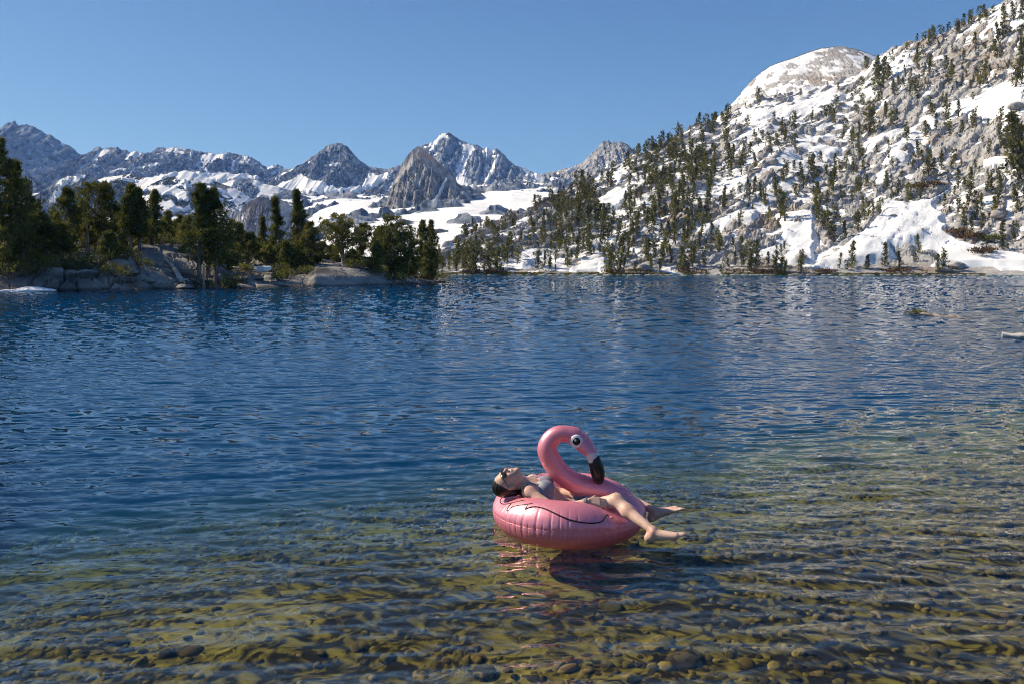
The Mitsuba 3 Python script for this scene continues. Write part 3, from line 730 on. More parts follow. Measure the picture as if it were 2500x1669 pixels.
# column, distance, top row, half width m, form, stems, bare share, material, label
PEN_TREES = [
    (2, 74, 345, 2.3, 'umbrella', 1, 0.05, D_, 'tallest dark pine on the peninsula, with ragged layered top'),
    (38, 76, 398, 2.6, 'column', 2, 0.03, D_, 'bushy dark pine leaning out beside the tallest pine'),
    (-30, 80, 390, 2.6, 'column', 1, 0.03, D_, 'dark pine standing partly hidden behind the tallest pine'),
    (80, 80, 500, 2.2, 'column', 2, 0.0, O_, 'low bushy pine under the bare forked snag'),
    (112, 78, 530, 1.9, 'column', 2, 0.0, D_, 'dark low pine between the snag and the cone-shaped pine'),
    (58, 73.5, 520, 2.0, 'column', 2, 0.0, D_, 'thick dark pine right above the snow lump at the water'),
    (10, 72.5, 560, 1.9, 'column', 2, 0.0, O_, 'olive young pine at the foot of the tallest pine'),
    (152, 79, 545, 1.9, 'column', 2, 0.0, O_, 'olive bushy pine at the foot of the cone-shaped pine'),
    (172, 84, 464, 2.1, 'column', 1, 0.05, D_, 'cone-shaped dark pine on top of the bluff'),
    (249, 88, 455, 3.0, 'umbrella', 1, 0.28, D_, 'flat-topped spreading pine behind the dead grey trunk'),
    (215, 90, 540, 2.2, 'column', 2, 0.0, O_, 'olive pine filling the gap behind the dead grey trunk'),
    (268, 80, 572, 1.5, 'column', 1, 0.0, D_, 'dark round young pine on the edge of the bluff'),
    (290, 90, 520, 2.0, 'column', 2, 0.0, O_, 'olive pine between the flat-topped and the slender pine'),
    (318, 84, 455, 1.25, 'column', 1, 0.36, D_, 'slender pine with two dark tufts on its top'),
    (340, 84.6, 462, 1.15, 'column', 1, 0.3, D_, 'second slender stem close to the two-tufted pine'),
    (371, 93, 467, 1.9, 'cone', 1, 0.05, D_, 'narrow-topped pine behind the fallen log'),
    (411, 106, 518, 1.8, 'cone', 1, 0.0, O_, 'small pointed pine in the dense row behind the slab'),
    (432, 108, 528, 2.2, 'column', 2, 0.0, O_, 'round olive pine in the dense row behind the slab'),
    (455, 104, 530, 2.3, 'column', 2, 0.0, O_, 'wide olive pine beside the twin-stemmed pine'),
    (392, 101, 545, 2.2, 'column', 2, 0.0, D_, 'dark pine in the row just behind the fallen log'),
    (486, 83.5, 452, 2.0, 'column', 1, 0.22, D_, 'tall stem of the big twin pine standing by the water'),
    (528, 84.5, 466, 2.2, 'column', 1, 0.20, D_, 'second, broader stem of the big twin pine by the water'),
    (508, 86.5, 500, 2.0, 'column', 2, 0.12, O_, 'lighter pine filling in behind the big twin pine'),
    (578, 100, 540, 1.7, 'column', 2, 0.0, O_, 'reddish-green pine next to the big twin pine'),
    (605, 103, 562, 2.1, 'column', 2, 0.0, D_, 'low dark pine behind the willow clump'),
    (556, 92, 560, 1.5, 'column', 2, 0.0, D_, 'short dark pine pressed against the big twin pine'),
    (640, 120, 530, 1.2, 'cone', 1, 0.0, D_, 'thin spire-shaped pine, the farthest of the conical ones'),
    (672, 104, 482, 2.0, 'cone', 1, 0.02, D_, 'conical dark pine with a pointed tip above the snow lump'),
    (725, 108, 466, 2.4, 'cone', 1, 0.05, D_, 'tallest conical pine, open and layered near its top'),
    (750, 106, 545, 2.4, 'column', 2, 0.0, O_, 'broad olive pine under the tallest conical pine'),
    (700, 100, 590, 2.0, 'column', 3, 0.0, D_, 'dark bushy pine between the two conical pines'),
    (745, 100, 612, 1.9, 'column', 3, 0.0, D_, 'dark scrubby pine at the foot of the tallest conical pine'),
    (790, 118, 594, 1.9, 'column', 2, 0.0, D_, 'small round dark pine before the snow slope'),
    (768, 114, 598, 1.6, 'column', 2, 0.0, D_, 'small dark pine touching the olive broad pine'),
    (815, 122, 606, 1.4, 'column', 2, 0.0, O_, 'little olive pine next to the leaning pine'),
    (880, 112, 551, 1.8, 'umbrella', 1, 0.25, D_, 'upright dark pine just beyond the leaning pine'),
    (925, 108, 556, 2.0, 'umbrella', 2, 0.12, D_, 'dark pine joined to the broad domed pine'),
    (952, 106, 530, 2.9, 'umbrella', 2, 0.1, D_, 'broad domed pine with gaps through its crown'),
    (985, 108, 560, 2.3, 'umbrella', 2, 0.1, D_, 'outer stem of the domed pine clump'),
    (918, 102, 590, 1.2, 'column', 1, 0.0, O_, 'bright olive young pine before the domed pine'),
    (1006, 118, 590, 1.6, 'column', 2, 0.0, D_, 'short pine between the domed pine and the paired pines at the tip'),
    (1032, 122, 542, 1.5, 'column', 1, 0.1, D_, 'first of the paired columnar pines near the tip'),
    (1054, 124, 541, 1.6, 'column', 1, 0.03, D_, 'second of the paired columnar pines, foliage down to the ground'),
    (1045, 120, 600, 1.5, 'column', 2, 0.0, O_, 'green young pine at the foot of the paired pines'),
    (1000, 113, 625, 1.5, 'column', 3, 0.0, D_, 'dark scrub pine by the water below the domed pine'),
    (965, 106, 632, 1.5, 'column', 3, 0.0, D_, 'dark scrub pine over the broken stone'),
    (132, 88, 520, 2.0, 'column', 2, 0.0, D_, 'dark pine filling the gap behind the cone-shaped pine'),
    (200, 93, 505, 2.2, 'column', 2, 0.0, D_, 'dark pine between the cone-shaped and the flat-topped pine'),
    (232, 95, 560, 2.4, 'column', 3, 0.0, O_, 'wide olive pine low behind the flat-topped pine'),
    (282, 96, 548, 2.3, 'column', 3, 0.0, D_, 'dark low pine behind the gap beside the slender pine'),
    (330, 95, 555, 2.3, 'column', 3, 0.0, O_, 'olive pine low behind the slender pine'),
    (356, 98, 540, 2.2, 'column', 2, 0.0, D_, 'dark pine under the narrow-topped pine'),
    (400, 112, 535, 2.6, 'column', 3, 0.0, O_, 'olive pine at the back of the dense row'),
    (422, 103, 560, 2.4, 'column', 3, 0.0, D_, 'lowest dark pine of the dense row behind the slab'),
    (448, 110, 540, 2.4, 'column', 3, 0.0, D_, 'dark pine at the back beside the wide olive pine'),
    (470, 96, 570, 2.0, 'column', 3, 0.0, O_, 'olive pine low behind the tall stem by the water'),
    (540, 100, 575, 2.2, 'column', 3, 0.0, D_, 'dark pine low behind the broader stem by the water'),
    (625, 108, 585, 2.0, 'column', 3, 0.0, D_, 'dark low pine under the thin spire-shaped pine'),
    (655, 102, 600, 1.9, 'column', 3, 0.0, O_, 'olive bushy pine at the foot of the pointed conical pine'),
    (715, 104, 605, 2.0, 'column', 3, 0.0, O_, 'olive scrub pine under the layered conical pine'),
    (770, 106, 618, 1.6, 'column', 3, 0.0, O_, 'little olive pine next to the small dark pines'),
    (860, 108, 612, 1.6, 'column', 3, 0.0, D_, 'dark scrub pine behind the leaning pine'),
]
for i, (px, Y, top, W, form, st, bare, mat, lab) in enumerate(PEN_TREES):
    x = (px - CX) / F * Y
    z = pen_z(x, Y)
    H = at(px, top, Y)[2] - z
    big = H > 6
    plant_tree('pine_tree', lab, 'pine tree', (x, Y, z), H, 0.80 * W, 300 + i, mat, 'pines on the rocky peninsula', rz=37 * i % 360, stems=st, bare=bare, form=form,
               clump=0.46 if big else 0.40, nclump=int(64 + 12 * H * max(W, 1.4) ** 0.7), ntuft=40, size=0.30, gaps=0.30, trunk_r=0.10 + 0.013 * H, spread=0.07 if W < 2 else 0.10)

# the pine that leans out from two pale stems
x, Y = (839 - CX) / F * 103, 103.0
z = pen_z(x, Y)
k = plant_tree('pine_tree', 'leaning open pine on two pale twisted stems by the round rock', 'pine tree', (x, Y, z), at(825, 527, Y)[2] - z, 2.4, 401, O_, 'pines on the rocky peninsula',
               stems=3, bare=0.32, form='umbrella', lean=(-0.8, 0.3), clump=0.55, nclump=190, ntuft=40, size=0.30, trunk_r=0.15, gaps=0.25, spread=0.14)
scene[k + '__trunk']['bsdf'] = ref('m_pale_bark')

# dead trees, driftwood
def snag(label, px, Y, top, seed, r0, branches, lean=0.0, mat='m_snag', up=0.0):
    r = np.random.default_rng(seed)
    x = (px - CX) / F * Y
    z = pen_z(x, Y)
    H = at(px, top, Y)[2] - z
    t = np.linspace(0, 1, 8)
    P = np.stack([lean * t + r.normal(0, 0.05, 8) * t, r.normal(0, 0.05, 8) * t, H * t], 1)
    k = tag(key('dead_tree'), label, 'dead tree', 'bare dead trees on the peninsula')
    M = T().translate([float(x), Y, z - 0.2])
    part(k, 'trunk', mikit.ply(tube(P, r0 * (1 - 0.85 * t)), mat, smooth=True, to_world=M))
    for i in range(branches):
        u = r.uniform(0.45, 0.98)
        b = np.array([np.interp(u, t, P[:, j]) for j in range(3)])
        a, L = r.uniform(0, 6.28), r.uniform(0.5, 1.4)
        e = b + [math.cos(a) * L * 0.6, math.sin(a) * L * 0.6, L * r.uniform(0.5, 1.0)]
        part(k, 'branch', mikit.ply(tube([b, (b + e) / 2 - [0, 0, 0.1], e], [0.05, 0.035, 0.012], 5), mat, smooth=True, to_world=M))


snag('bare forked snag rising above the bushy pines', 83, 82, 426, 1, 0.13, 7, -0.25)
snag('second bare snag with upright twigs beside the forked one', 95, 82.6, 440, 2, 0.11, 7, 0.2)
snag('short leafless snag between the forked snags and the cone-shaped pine', 112, 83, 478, 6, 0.07, 6, 0.2)
snag('broken grey dead trunk standing against the olive pines', 215, 82, 527, 3, 0.24, 1)
snag('pale reddish stump trunk by the water under the big twin pine', 496, 82.4, 640, 4, 0.20, 0, 0.1, 'm_pale_bark')

k = tag(key('fallen_log'), 'bleached white fallen log lying down the slab towards the water', 'fallen log')
A, Bq_ = at(402, 622, 88.0), at(444, 662, 82.3)
A[2], Bq_[2] = pen_z(A[0], 88.0) + 0.35, pen_z(Bq_[0], 82.3) + 0.35
t = np.linspace(0, 1, 8)[:, None]
P = A * (1 - t) + Bq_ * t + np.random.default_rng(8).normal(0, 0.05, (8, 3))
part(k, 'trunk', mikit.ply(tube(P, np.linspace(0.13, 0.30, 8), 9), 'm_dead_wood', smooth=True))
r = np.random.default_rng(9)
for i in range(7):
    b = P[min(i, 7)]
    e = b + r.normal(0, 0.55, 3) * [1, 1, 0.4] + [-0.5, 0.2, 0.55]
    part(k, 'branch', mikit.ply(tube([b, (b + e) / 2 + [0, 0, 0.12], e], [0.08, 0.055, 0.02], 5), 'm_dead_wood' if i % 2 else 'm_snag', smooth=True))
for i in range(6):
    e = P[-1] + [r.uniform(-0.6, 0.9), r.uniform(-0.4, 0.4), r.uniform(-0.5, 0.15)]
    part(k, 'root', mikit.ply(tube([P[-1], (P[-1] + e) / 2 + [0, 0, 0.1], e], [0.11, 0.07, 0.02], 5), 'm_dead_wood', smooth=True))
for px, Y, dx, L, lab in [(352, 81.5, 0.5, 2.2, 'weathered grey driftwood limb hanging down the rock under the slender pine'), (470, 82.2, 1.6, 2.4, 'brown broken limb lying among stones at the foot of the big twin pine'), (790, 98.2, 2.9, 3.0, 'thin pale pole lying against the big round rock')]:
    x = (px - CX) / F * Y
    z = max(pen_z(x, Y), 0.1)
    kk = tag(key('driftwood'), lab, 'driftwood')
    P2 = np.array([[0, 0, 0.9], [dx * 0.5, 0.1, 0.6], [dx, -0.2, 0.1]]) + [x, Y - 0.6, z]
    scene[kk] = mikit.ply(tube(P2, [0.09, 0.07, 0.04], 6), 'm_dead_wood' if px != 470 else 'm_snag', smooth=True)


def shrub(name, label, p, w, h, seed, mat, n=420, size=0.22, group=None, cat='shrub'):
    r = np.random.default_rng(seed)
    stems, lf = [], []
    for i in range(16):
        a, k_ = r.uniform(0, 6.28), r.uniform(0.2, 1) ** 0.6
        e = np.array([math.cos(a) * w * k_, math.sin(a) * w * k_, h * r.uniform(0.55, 1.0) * (1.1 - 0.45 * k_)])
        stems.append(tube([[0, 0, -0.2], e * [0.4, 0.4, 0.6], e], [0.035, 0.025, 0.008], 4))
        lf.append(tufts(e * [1, 1, 0.75], np.array([w * 0.38, w * 0.38, h * 0.33]), n // 16, size, r, 1.0))
    k = tag(key(name), label, cat, group)
    M = T().translate(list(map(float, p)))
    part(k, 'stem', mikit.ply(join(stems), 'm_bark', smooth=True, to_world=M))
    part(k, 'foliage', mikit.ply(join(lf), mat, smooth=False, to_world=M))


for i, (px, Y, w, h, mat, lab) in enumerate([
        (572, 85.6, 1.3, 1.7, 'm_leaf_willow', 'yellow-green willow clump at the water beside the big twin pine'), (557, 85.2, 0.9, 1.1, 'm_leaf_willow', 'small willow tuft between the big twin pine and the willow clump'),
        (680, 97, 1.4, 1.5, 'm_leaf_willow', 'bright green shrub at the foot of the pointed conical pine'), (678, 92.2, 0.75, 1.1, 'm_leaf_willow', 'small airy willow growing on the lit slab'),
        (747, 97, 1.2, 1.2, 'm_leaf_willow', 'grassy green shrub at the shoulder of the round rock'), (873, 101, 1.5, 1.6, O_, 'dark leafy shrub behind the round rock by the leaning pine'),
        (905, 103, 1.2, 1.3, O_, 'olive shrub between the leaning pine and the domed pine'), (960, 103.5, 1.5, 1.4, 'm_leaf_willow', 'grey-green shrub hanging over the water below the domed pine'),
        (1012, 114, 1.5, 1.5, O_, 'olive shrub at the water between the domed pine and the tip'), (1040, 119, 1.3, 1.1, 'm_brush', 'rusty brown shrub at the water under the paired pines'),
        (1078, 143, 1.7, 1.3, 'm_leaf_willow', 'low pale shrub on the tip of the peninsula'), (1066, 128, 1.4, 1.5, O_, 'dense green shrub under the last of the paired pines'),
        (395, 95, 1.7, 1.8, 'm_leaf_willow', 'willow thicket behind the upper end of the fallen log'), (425, 97, 1.5, 1.5, 'm_leaf_willow', 'second willow thicket on the slab behind the fallen log'),
        (300, 80.5, 1.6, 1.6, D_, 'dark shrub spilling over the bluff beside the slender pine'), (255, 79.5, 1.4, 1.5, D_, 'dark shrub on the bluff below the round young pine'),
        (180, 77, 1.7, 1.8, D_, 'dark shrub hanging over the bluff below the cone-shaped pine'), (100, 74, 1.7, 1.9, D_, 'dark shrub at the water between snow lump and bluff'),
        (700, 95.5, 1.0, 1.2, O_, 'dark green shrub at the edge of the slab between the conical pines'), (600, 95, 1.2, 1.0, O_, 'low olive shrub by the snow strip'), (30, 71.8, 1.6, 1.7, D_, 'dark shrub behind the thin shelf of snow'),
        (142, 75.5, 1.7, 1.9, D_, 'dark shrub on the bluff face nearest the water snow'), (222, 77.5, 1.6, 1.7, D_, 'dark shrub in the cleft of the bluff below the dead grey trunk'), (278, 77.5, 1.3, 1.4, O_, 'olive shrub low on the bluff beside the split block'),
        (65, 72.8, 1.7, 2.2, D_, 'thick dark shrub directly behind the larger snow lump'), (335, 82.5, 1.2, 1.3, D_, 'dark shrub at the roots of the slender pine'), (505, 84.0, 1.1, 1.0, D_, 'dark shrub between the stems of the big twin pine')]):
    x = (px - CX) / F * Y
    shrub('shrub', lab, (x, Y, max(pen_z(x, Y), 0.05)), w, h, 700 + i, mat, n=520)

# ------------------------------------------------------------------ pines of the hillside
def hill_tree_variant(i):
    r = np.random.default_rng(900 + i)
    form = ['column', 'column', 'umbrella', 'cone', 'column', 'column', 'umbrella', 'column'][i % 8]
    return make_tree(8.0, [1.15, 1.6, 1.8, 1.6, 0.95, 2.1, 1.5, 1.3][i % 8], 900 + i, stems=[1, 2, 1, 1, 1, 3, 2, 2][i % 8], bare=[0.02, 0, 0.15, 0, 0.1, 0, 0.1, 0][i % 8], form=form,
                     clump=0.50, nclump=44, ntuft=11, size=0.74, trunk_r=0.2, gaps=0.12, spread=0.10)


HV = [hill_tree_variant(i) for i in range(12)]
SHAPES = ['slim', 'bushy', 'spreading', 'pointed', 'thin', 'many-stemmed', 'two-stemmed', 'twin-topped']
HP = [(mikit.ply(t, 'm_bark', smooth=True), mikit.ply(c, LEAF[2], smooth=False), mikit.ply(c, LEAF[1], smooth=False)) for t, c in HV]

NAMED = [  # column and row of the foot, row of the top: pines that stand out
    (1112, 662, 585), (1145, 668, 596), (1152, 670, 590), (1198, 668, 620), (1215, 668, 600), (1190, 650, 588), (1238, 640, 580), (1262, 645, 600), (1330, 650, 612), (1312, 652, 598), (1345, 650, 610), (1385, 650, 605),
    (1492, 668, 592), (1512, 660, 565), (1552, 668, 638), (1610, 668, 632), (1668, 664, 628), (1680, 664, 640), (1655, 664, 640), (1760, 668, 645), (1836, 660, 590), (1895, 672, 630), (1902, 672, 628), (1917, 672, 625), (1955, 672, 624), (2068, 662, 635), (2050, 655, 618), (2120, 655, 620),
    (2245, 618, 570), (2235, 640, 612), (2305, 662, 604), (2290, 664, 620), (2025, 585, 512), (2036, 590, 540), (2010, 560, 510), (2130, 530, 490), (2100, 545, 525), (1905, 535, 470), (1915, 540, 465), (2265, 430, 380), (2280, 420, 385), (2320, 410, 365),
    (2490, 440, 270), (2470, 400, 280), (2500, 420, 300), (2380, 535, 490), (2430, 520, 478), (2490, 520, 460), (2350, 530, 495), (2440, 450, 415), (2420, 440, 420), (1770, 280, 256), (1760, 290, 272), (1752, 292, 273), (1745, 295, 276), (1738, 298, 276), (1728, 300, 278), (1722, 298, 277),
    (1592, 360, 331), (1610, 355, 335), (1632, 345, 322), (1640, 350, 328), (2238, 100, 82), (2255, 105, 78), (2270, 110, 72), (2280, 95, 63), (2305, 80, 66), (2315, 78, 54), (2340, 85, 50), (2352, 70, 35), (2365, 62, 26), (2372, 60, 25), (2392, 45, 15), (2402, 42, 10), (2108, 160, 136), (2120, 165, 140), (2145, 190, 136), (2155, 200, 138), (2150, 225, 150),
    (2450, 45, 8), (2475, 50, 2), (2495, 45, 0), (2120, 330, 265), (2135, 325, 263), (2290, 245, 228), (2310, 290, 232), (2275, 285, 250), (2390, 215, 150), (2400, 205, 160), (2375, 245, 225), (2490, 130, 60), (2480, 210, 120), (2496, 190, 130), (2450, 95, 42), (2440, 105, 55)]
r = np.random.default_rng(77)
tr = []
ts = cKDTree(np.stack([H_PX.ravel()[(Sh <= 1).ravel()], H_PY.ravel()[(Sh <= 1).ravel()]], 1))
idx = np.nonzero((Sh <= 1).ravel())[0]


def hill_foot(px, py):
    _, j = ts.query([px, py])
    i, jj = np.unravel_index(idx[j], Sh.shape)
    return i, jj, np.array([h_rock[i, jj, 0], h_rock[i, jj, 1], h_top[i, jj]])


for fx, fy, top in NAMED:
    i, j, P = hill_foot(fx, fy)
    H = max((H_PY[i, j] - top) / F * P[1], 2.0)
    tr.append((P, H, fx, H_PY[i, j]))
DENSE = [([(1060, 668), (1090, 600), (1300, 490), (1480, 405), (1560, 372), (1610, 470), (1560, 560), (1420, 620), (1330, 668)], 0.8), ([(1560, 372), (1700, 315), (1800, 380), (1820, 470), (1720, 500), (1600, 490)], 0.9), ([(1780, 420), (2000, 350), (2080, 300), (2130, 380), (2000, 500), (1850, 520)], 0.62), ([(1800, 300), (2000, 230), (2140, 170), (2160, 330), (1900, 350)], 0.42)]
tries, taken = 0, [np.array([t[2], t[3]]) for t in tr]
while len(tr) < 1250 and tries < 60000:
    tries += 1
    i, j = r.integers(14, 308), r.integers(5, 640)
    px, py = H_PX[i, j], H_PY[i, j]
    if px > 2540 or px < 1060 or (h_field[i, j] > -0.25) or h_d[i, j] < 5:
        continue
    dens = 0.44
    for poly, dv in DENSE:
        if shapely.contains_xy(shapely.Polygon(poly), px, py):
            dens = max(dens, dv)
    dens *= 0.4 + 1.2 * meshkit.fbm(np.array([[h_rock[i, j, 0] / 30, h_rock[i, j, 1] / 30, 4.0]]), 2, 3)[0]
    if h_cov[i, j] > 0.2:
        dens *= 0.5
    if px < 1340:
        dens *= 0.34
    if r.random() > dens:
        continue
    if min(np.abs(q - [px, py]).max() for q in taken[-60:]) < 4:
        continue
    small = r.random() < (0.35 if px < 1900 else 0.5)
    H = r.uniform(1.8, 3.8) if small else r.uniform(4.0, 8.2)
    if px < 1400:
        H *= 0.66
    tr.append((np.array([h_rock[i, j, 0], h_rock[i, j, 1], h_top[i, j]]), H, px, py))
    taken.append(np.array([px, py]))
shown = sorted(range(len(tr)), key=lambda q: -tr[q][1] / tr[q][0][1])
big, rest_t = shown[:300], shown[300:]


def belt(P, px):
    s = (P[1] - 236) / (np.interp(px, [1000, 1100, 1400, 1750, 2100, 2500], [262, 300, 400, 470, 500, 470]) - 236)
    for lim, b in ((0.05, 'at the far waterline'), (0.16, 'just above the far shore'), (0.28, 'on the lowest slope'), (0.40, 'below the middle of the slope'), (0.53, 'halfway up the slope'), (0.67, 'above the middle of the slope'), (0.82, 'high on the slope'), (0.94, 'just under the crest'), (9, 'on the crest against the sky')):
        if s < lim:
            return b


def ordinal(n):
    ones = ['', 'first', 'second', 'third', 'fourth', 'fifth', 'sixth', 'seventh', 'eighth', 'ninth', 'tenth', 'eleventh', 'twelfth', 'thirteenth', 'fourteenth', 'fifteenth', 'sixteenth', 'seventeenth', 'eighteenth', 'nineteenth']
    tens = ['', '', 'twent', 'thirt', 'fort', 'fift', 'sixt', 'sevent']
    return ones[n] if n < 20 else tens[n // 10] + ('ieth' if n % 10 == 0 else 'y-' + ones[n % 10])


rows_ = {}
for q in big:
    rows_.setdefault(belt(tr[q][0], tr[q][2]), []).append(q)
name_of = {}
for b, qs in rows_.items():
    for n, q in enumerate(sorted(qs, key=lambda q: tr[q][2])):
        name_of[q] = (b, n + 1)
for q in big:
    P, H, px, py = tr[q]
    v = int(r.integers(12))
    b, n = name_of[q]
    M = T().translate([float(P[0]), float(P[1]), float(P[2]) - 0.15])\
        .rotate([1, 0, 0], float(r.normal(0, 3))).rotate([0, 1, 0], float(r.normal(0, 4))).rotate([0, 0, 1], float(r.uniform(0, 360))).scale([H / 8 * float(r.uniform(0.85, 1.2)) if H > 4 else H / 6, H / 8 if H > 4 else H / 6, H / 8])
    size = 'tall' if H > 8 else 'short' if H < 4 else 'middling'
    k = tag(key('hillside_pine'), f'{size} {SHAPES[v % 8]} pine, {ordinal(n)} from the peninsula {b}', 'pine tree', 'pines scattered over the snowy hillside')
    part(k, 'trunk', {**HP[v][0], 'to_world': M})
    part(k, 'crown', {**HP[v][1 if r.random() < 0.7 else 2], 'to_world': M})
ms = []
for q in rest_t:
    P, H, px, py = tr[q]
    v, f = HV[int(r.integers(12))][1]
    s = H / 8 * np.array([1.3, 1.3, 1.0])
    a = r.uniform(0, 6.28)
    R = np.array([[math.cos(a), -math.sin(a), 0], [math.sin(a), math.cos(a), 0], [0, 0, 1]])
    ms.append(((v * s) @ R.T + P - [0, 0, 0.2], f))
scene['pine_scrub'] = mikit.ply(join(ms), LEAF[2], smooth=False)
tag('pine_scrub', 'small pines and scrub scattered between the larger hillside pines', 'scrub', kind='stuff')

# boulders lying on the hillside snow and slabs
for n, (fx, fy, s, lab) in enumerate([(2182, 527, 1.3, 'small boulder alone on the big snowfield below the overhanging slab'), (2252, 562, 1.2, 'dark stone on the snowfield above the pointed pine'), (2190, 560, 0.9, 'small grey stone in the middle of the big snowfield'),
                                      (2335, 650, 3.6, 'large pale boulder by the pines at the shore end of the snowfield'), (2310, 662, 3.0, 'pale rounded boulder at the water under the bushy shore pines'), (1955, 630, 3.2, 'flat pale boulder sunk in the snow above the lone shore pine'),
                                      (2430, 530, 4.0, 'large smooth grey boulder on the slope over the snowfield'), (2375, 548, 3.2, 'grey boulder next to the brown brush above the snowfield'), (1575, 660, 3.4, 'round pale boulder close to the far shore under the pine belt'),
                                      (1745, 380, 4.2, 'big pale block among pines high on the slope'), (1880, 400, 4.6, 'wide cracked block on the middle of the slope'), (2480, 262, 5.0, 'grey boulder at the edge of the upper snowfield'),
                                      (2210, 365, 4.0, 'pale slab boulder above the bare granite face'), (1690, 420, 3.5, 'grey block half buried in the pine belt'), (1800, 395, 3.6, 'leaning grey block beside the snow gully')]):
    i, j, P = hill_foot(fx, fy)
    boulder('hillside_boulder', lab, P + [0, 0, 0.12 * s], (s * 0.75, s * 0.6, s * 0.5), 40 + n, 'm_granite_hill', 'boulders on the snowy hillside', sub=3, rz=n * 50)

# grass, brush and stones along the far waterline
r = np.random.default_rng(15)
gb = r.uniform(-0.09, 0.74, 26000)
gYs = hill_frame(gb)[0]
gd = r.uniform(0.2, 6.5, 26000) * (0.4 + fbm(gb * 30, 1, 0, 2, 71))
gY = gYs + gd
keep = fbm(gb * 40, gd / 5, 0, 2, 72) > 0.42
P = np.stack([gb * gY, gY, np.interp(gd, [0, 2.5, 8], [0.02, 0.35, 0.7])], 1)[keep]
n = len(P)
w = r.normal(0, 1, (n, 3)) * [0.32, 0.1, 0]
up = np.stack([r.normal(0, 0.12, n), r.normal(0, 0.12, n), r.uniform(0.2, 0.6, n)], 1)
q_ = r.uniform(-0.09, 0.74, 420)
sm = []
for b_ in q_:
    y_ = float(hill_frame(np.array([b_]))[0][0]) + r.uniform(-1.6, 2.5)
    v_, f_ = SMALL[int(r.integers(9))]
    sm.append((v_ * r.uniform(0.15, 0.75) * [1.3, 1, 0.9] + [b_ * y_, y_, r.uniform(0.0, 0.2)], f_))
scene['shore_stones'] = mikit.ply(join(sm), 'm_granite_hill', smooth=False)
tag('shore_stones', 'pale stones strewn along the far waterline', 'stones', kind='stuff')
scene['shore_grass'] = mikit.ply((np.stack([P - w, P + w, P + up], 1).reshape(-1, 3), np.arange(3 * n).reshape(-1, 3)), 'm_reed', smooth=False)
tag('shore_grass', 'yellow-brown grass along the far waterline', 'grass', kind='stuff')
for n, (px, d, w, h, lab) in enumerate([(1150, 3, 2.6, 1.4, 'brown brush at the waterline nearest the peninsula tip'), (1185, 4, 3.2, 1.6, 'reddish brush under the first shore pines'), (1215, 4, 2.6, 1.5, 'dark brush under the round shore pine'), (1500, 5, 3.0, 1.4, 'brown brush around the pair of tall shore pines'), (1560, 6, 3.0, 1.3, 'brown brush beside the round pale boulder'),
                                        (1660, 7, 4.0, 1.9, 'wide dark brush under the green shore clump'), (1700, 6, 3.6, 1.5, 'brown brush just beyond the green shore clump'), (1780, 7, 4.2, 1.6, 'red-brown brush by the single short shore pine'), (1830, 6, 3.6, 1.4, 'brown brush below the leaning shore pine'), (1880, 5, 3.2, 1.4, 'brush under the group of four shore pines'),
                                        (1985, 5, 3.6, 1.6, 'dark brush beside the lone columnar shore pine'), (2020, 5, 3.4, 1.5, 'brown brush running along the water below the snowfield'), (2170, 5, 3.2, 1.5, 'brown brush at the start of the grassy bank'), (2200, 6, 4.0, 2.0, 'tall brown brush on the grassy bank below the snow'), (2230, 6, 3.8, 1.9, 'red-brown brush beside the pale shore boulder')]):
    b = (px - CX) / F
    Y = float(hill_frame(np.array([b]))[0][0]) + d
    shrub('brush', lab, (b * Y, Y, 0.5), w, h, 820 + n, 'm_brush', n=520, size=0.6, group='brown brush along the far shore', cat='shrub')
for n, (fx, fy, w, h, lab) in enumerate([(2330, 575, 4.0, 1.6, 'brown brush edging the snowfield above the shore boulder'), (2370, 585, 4.5, 1.6, 'dark brush patch next to the grey boulder'), (2420, 590, 4.0, 1.5, 'green-brown brush on the dirt slope'), (2400, 620, 4.0, 1.6, 'brush on the bare dirt bank above the snow'), (2270, 455, 5.0, 1.2, 'dark brush along the lip of the overhanging slab'), (2240, 462, 4.5, 1.2, 'brush hanging from the overhanging slab')]):
    i, j, P = hill_foot(fx, fy)
    shrub('hillside_brush', lab, P, w * 0.8, h * 1.5, 860 + n, 'm_brush' if n != 2 else 'm_leaf_willow', n=700, size=0.7, group='brush on the slope over the snowfield', cat='shrub')
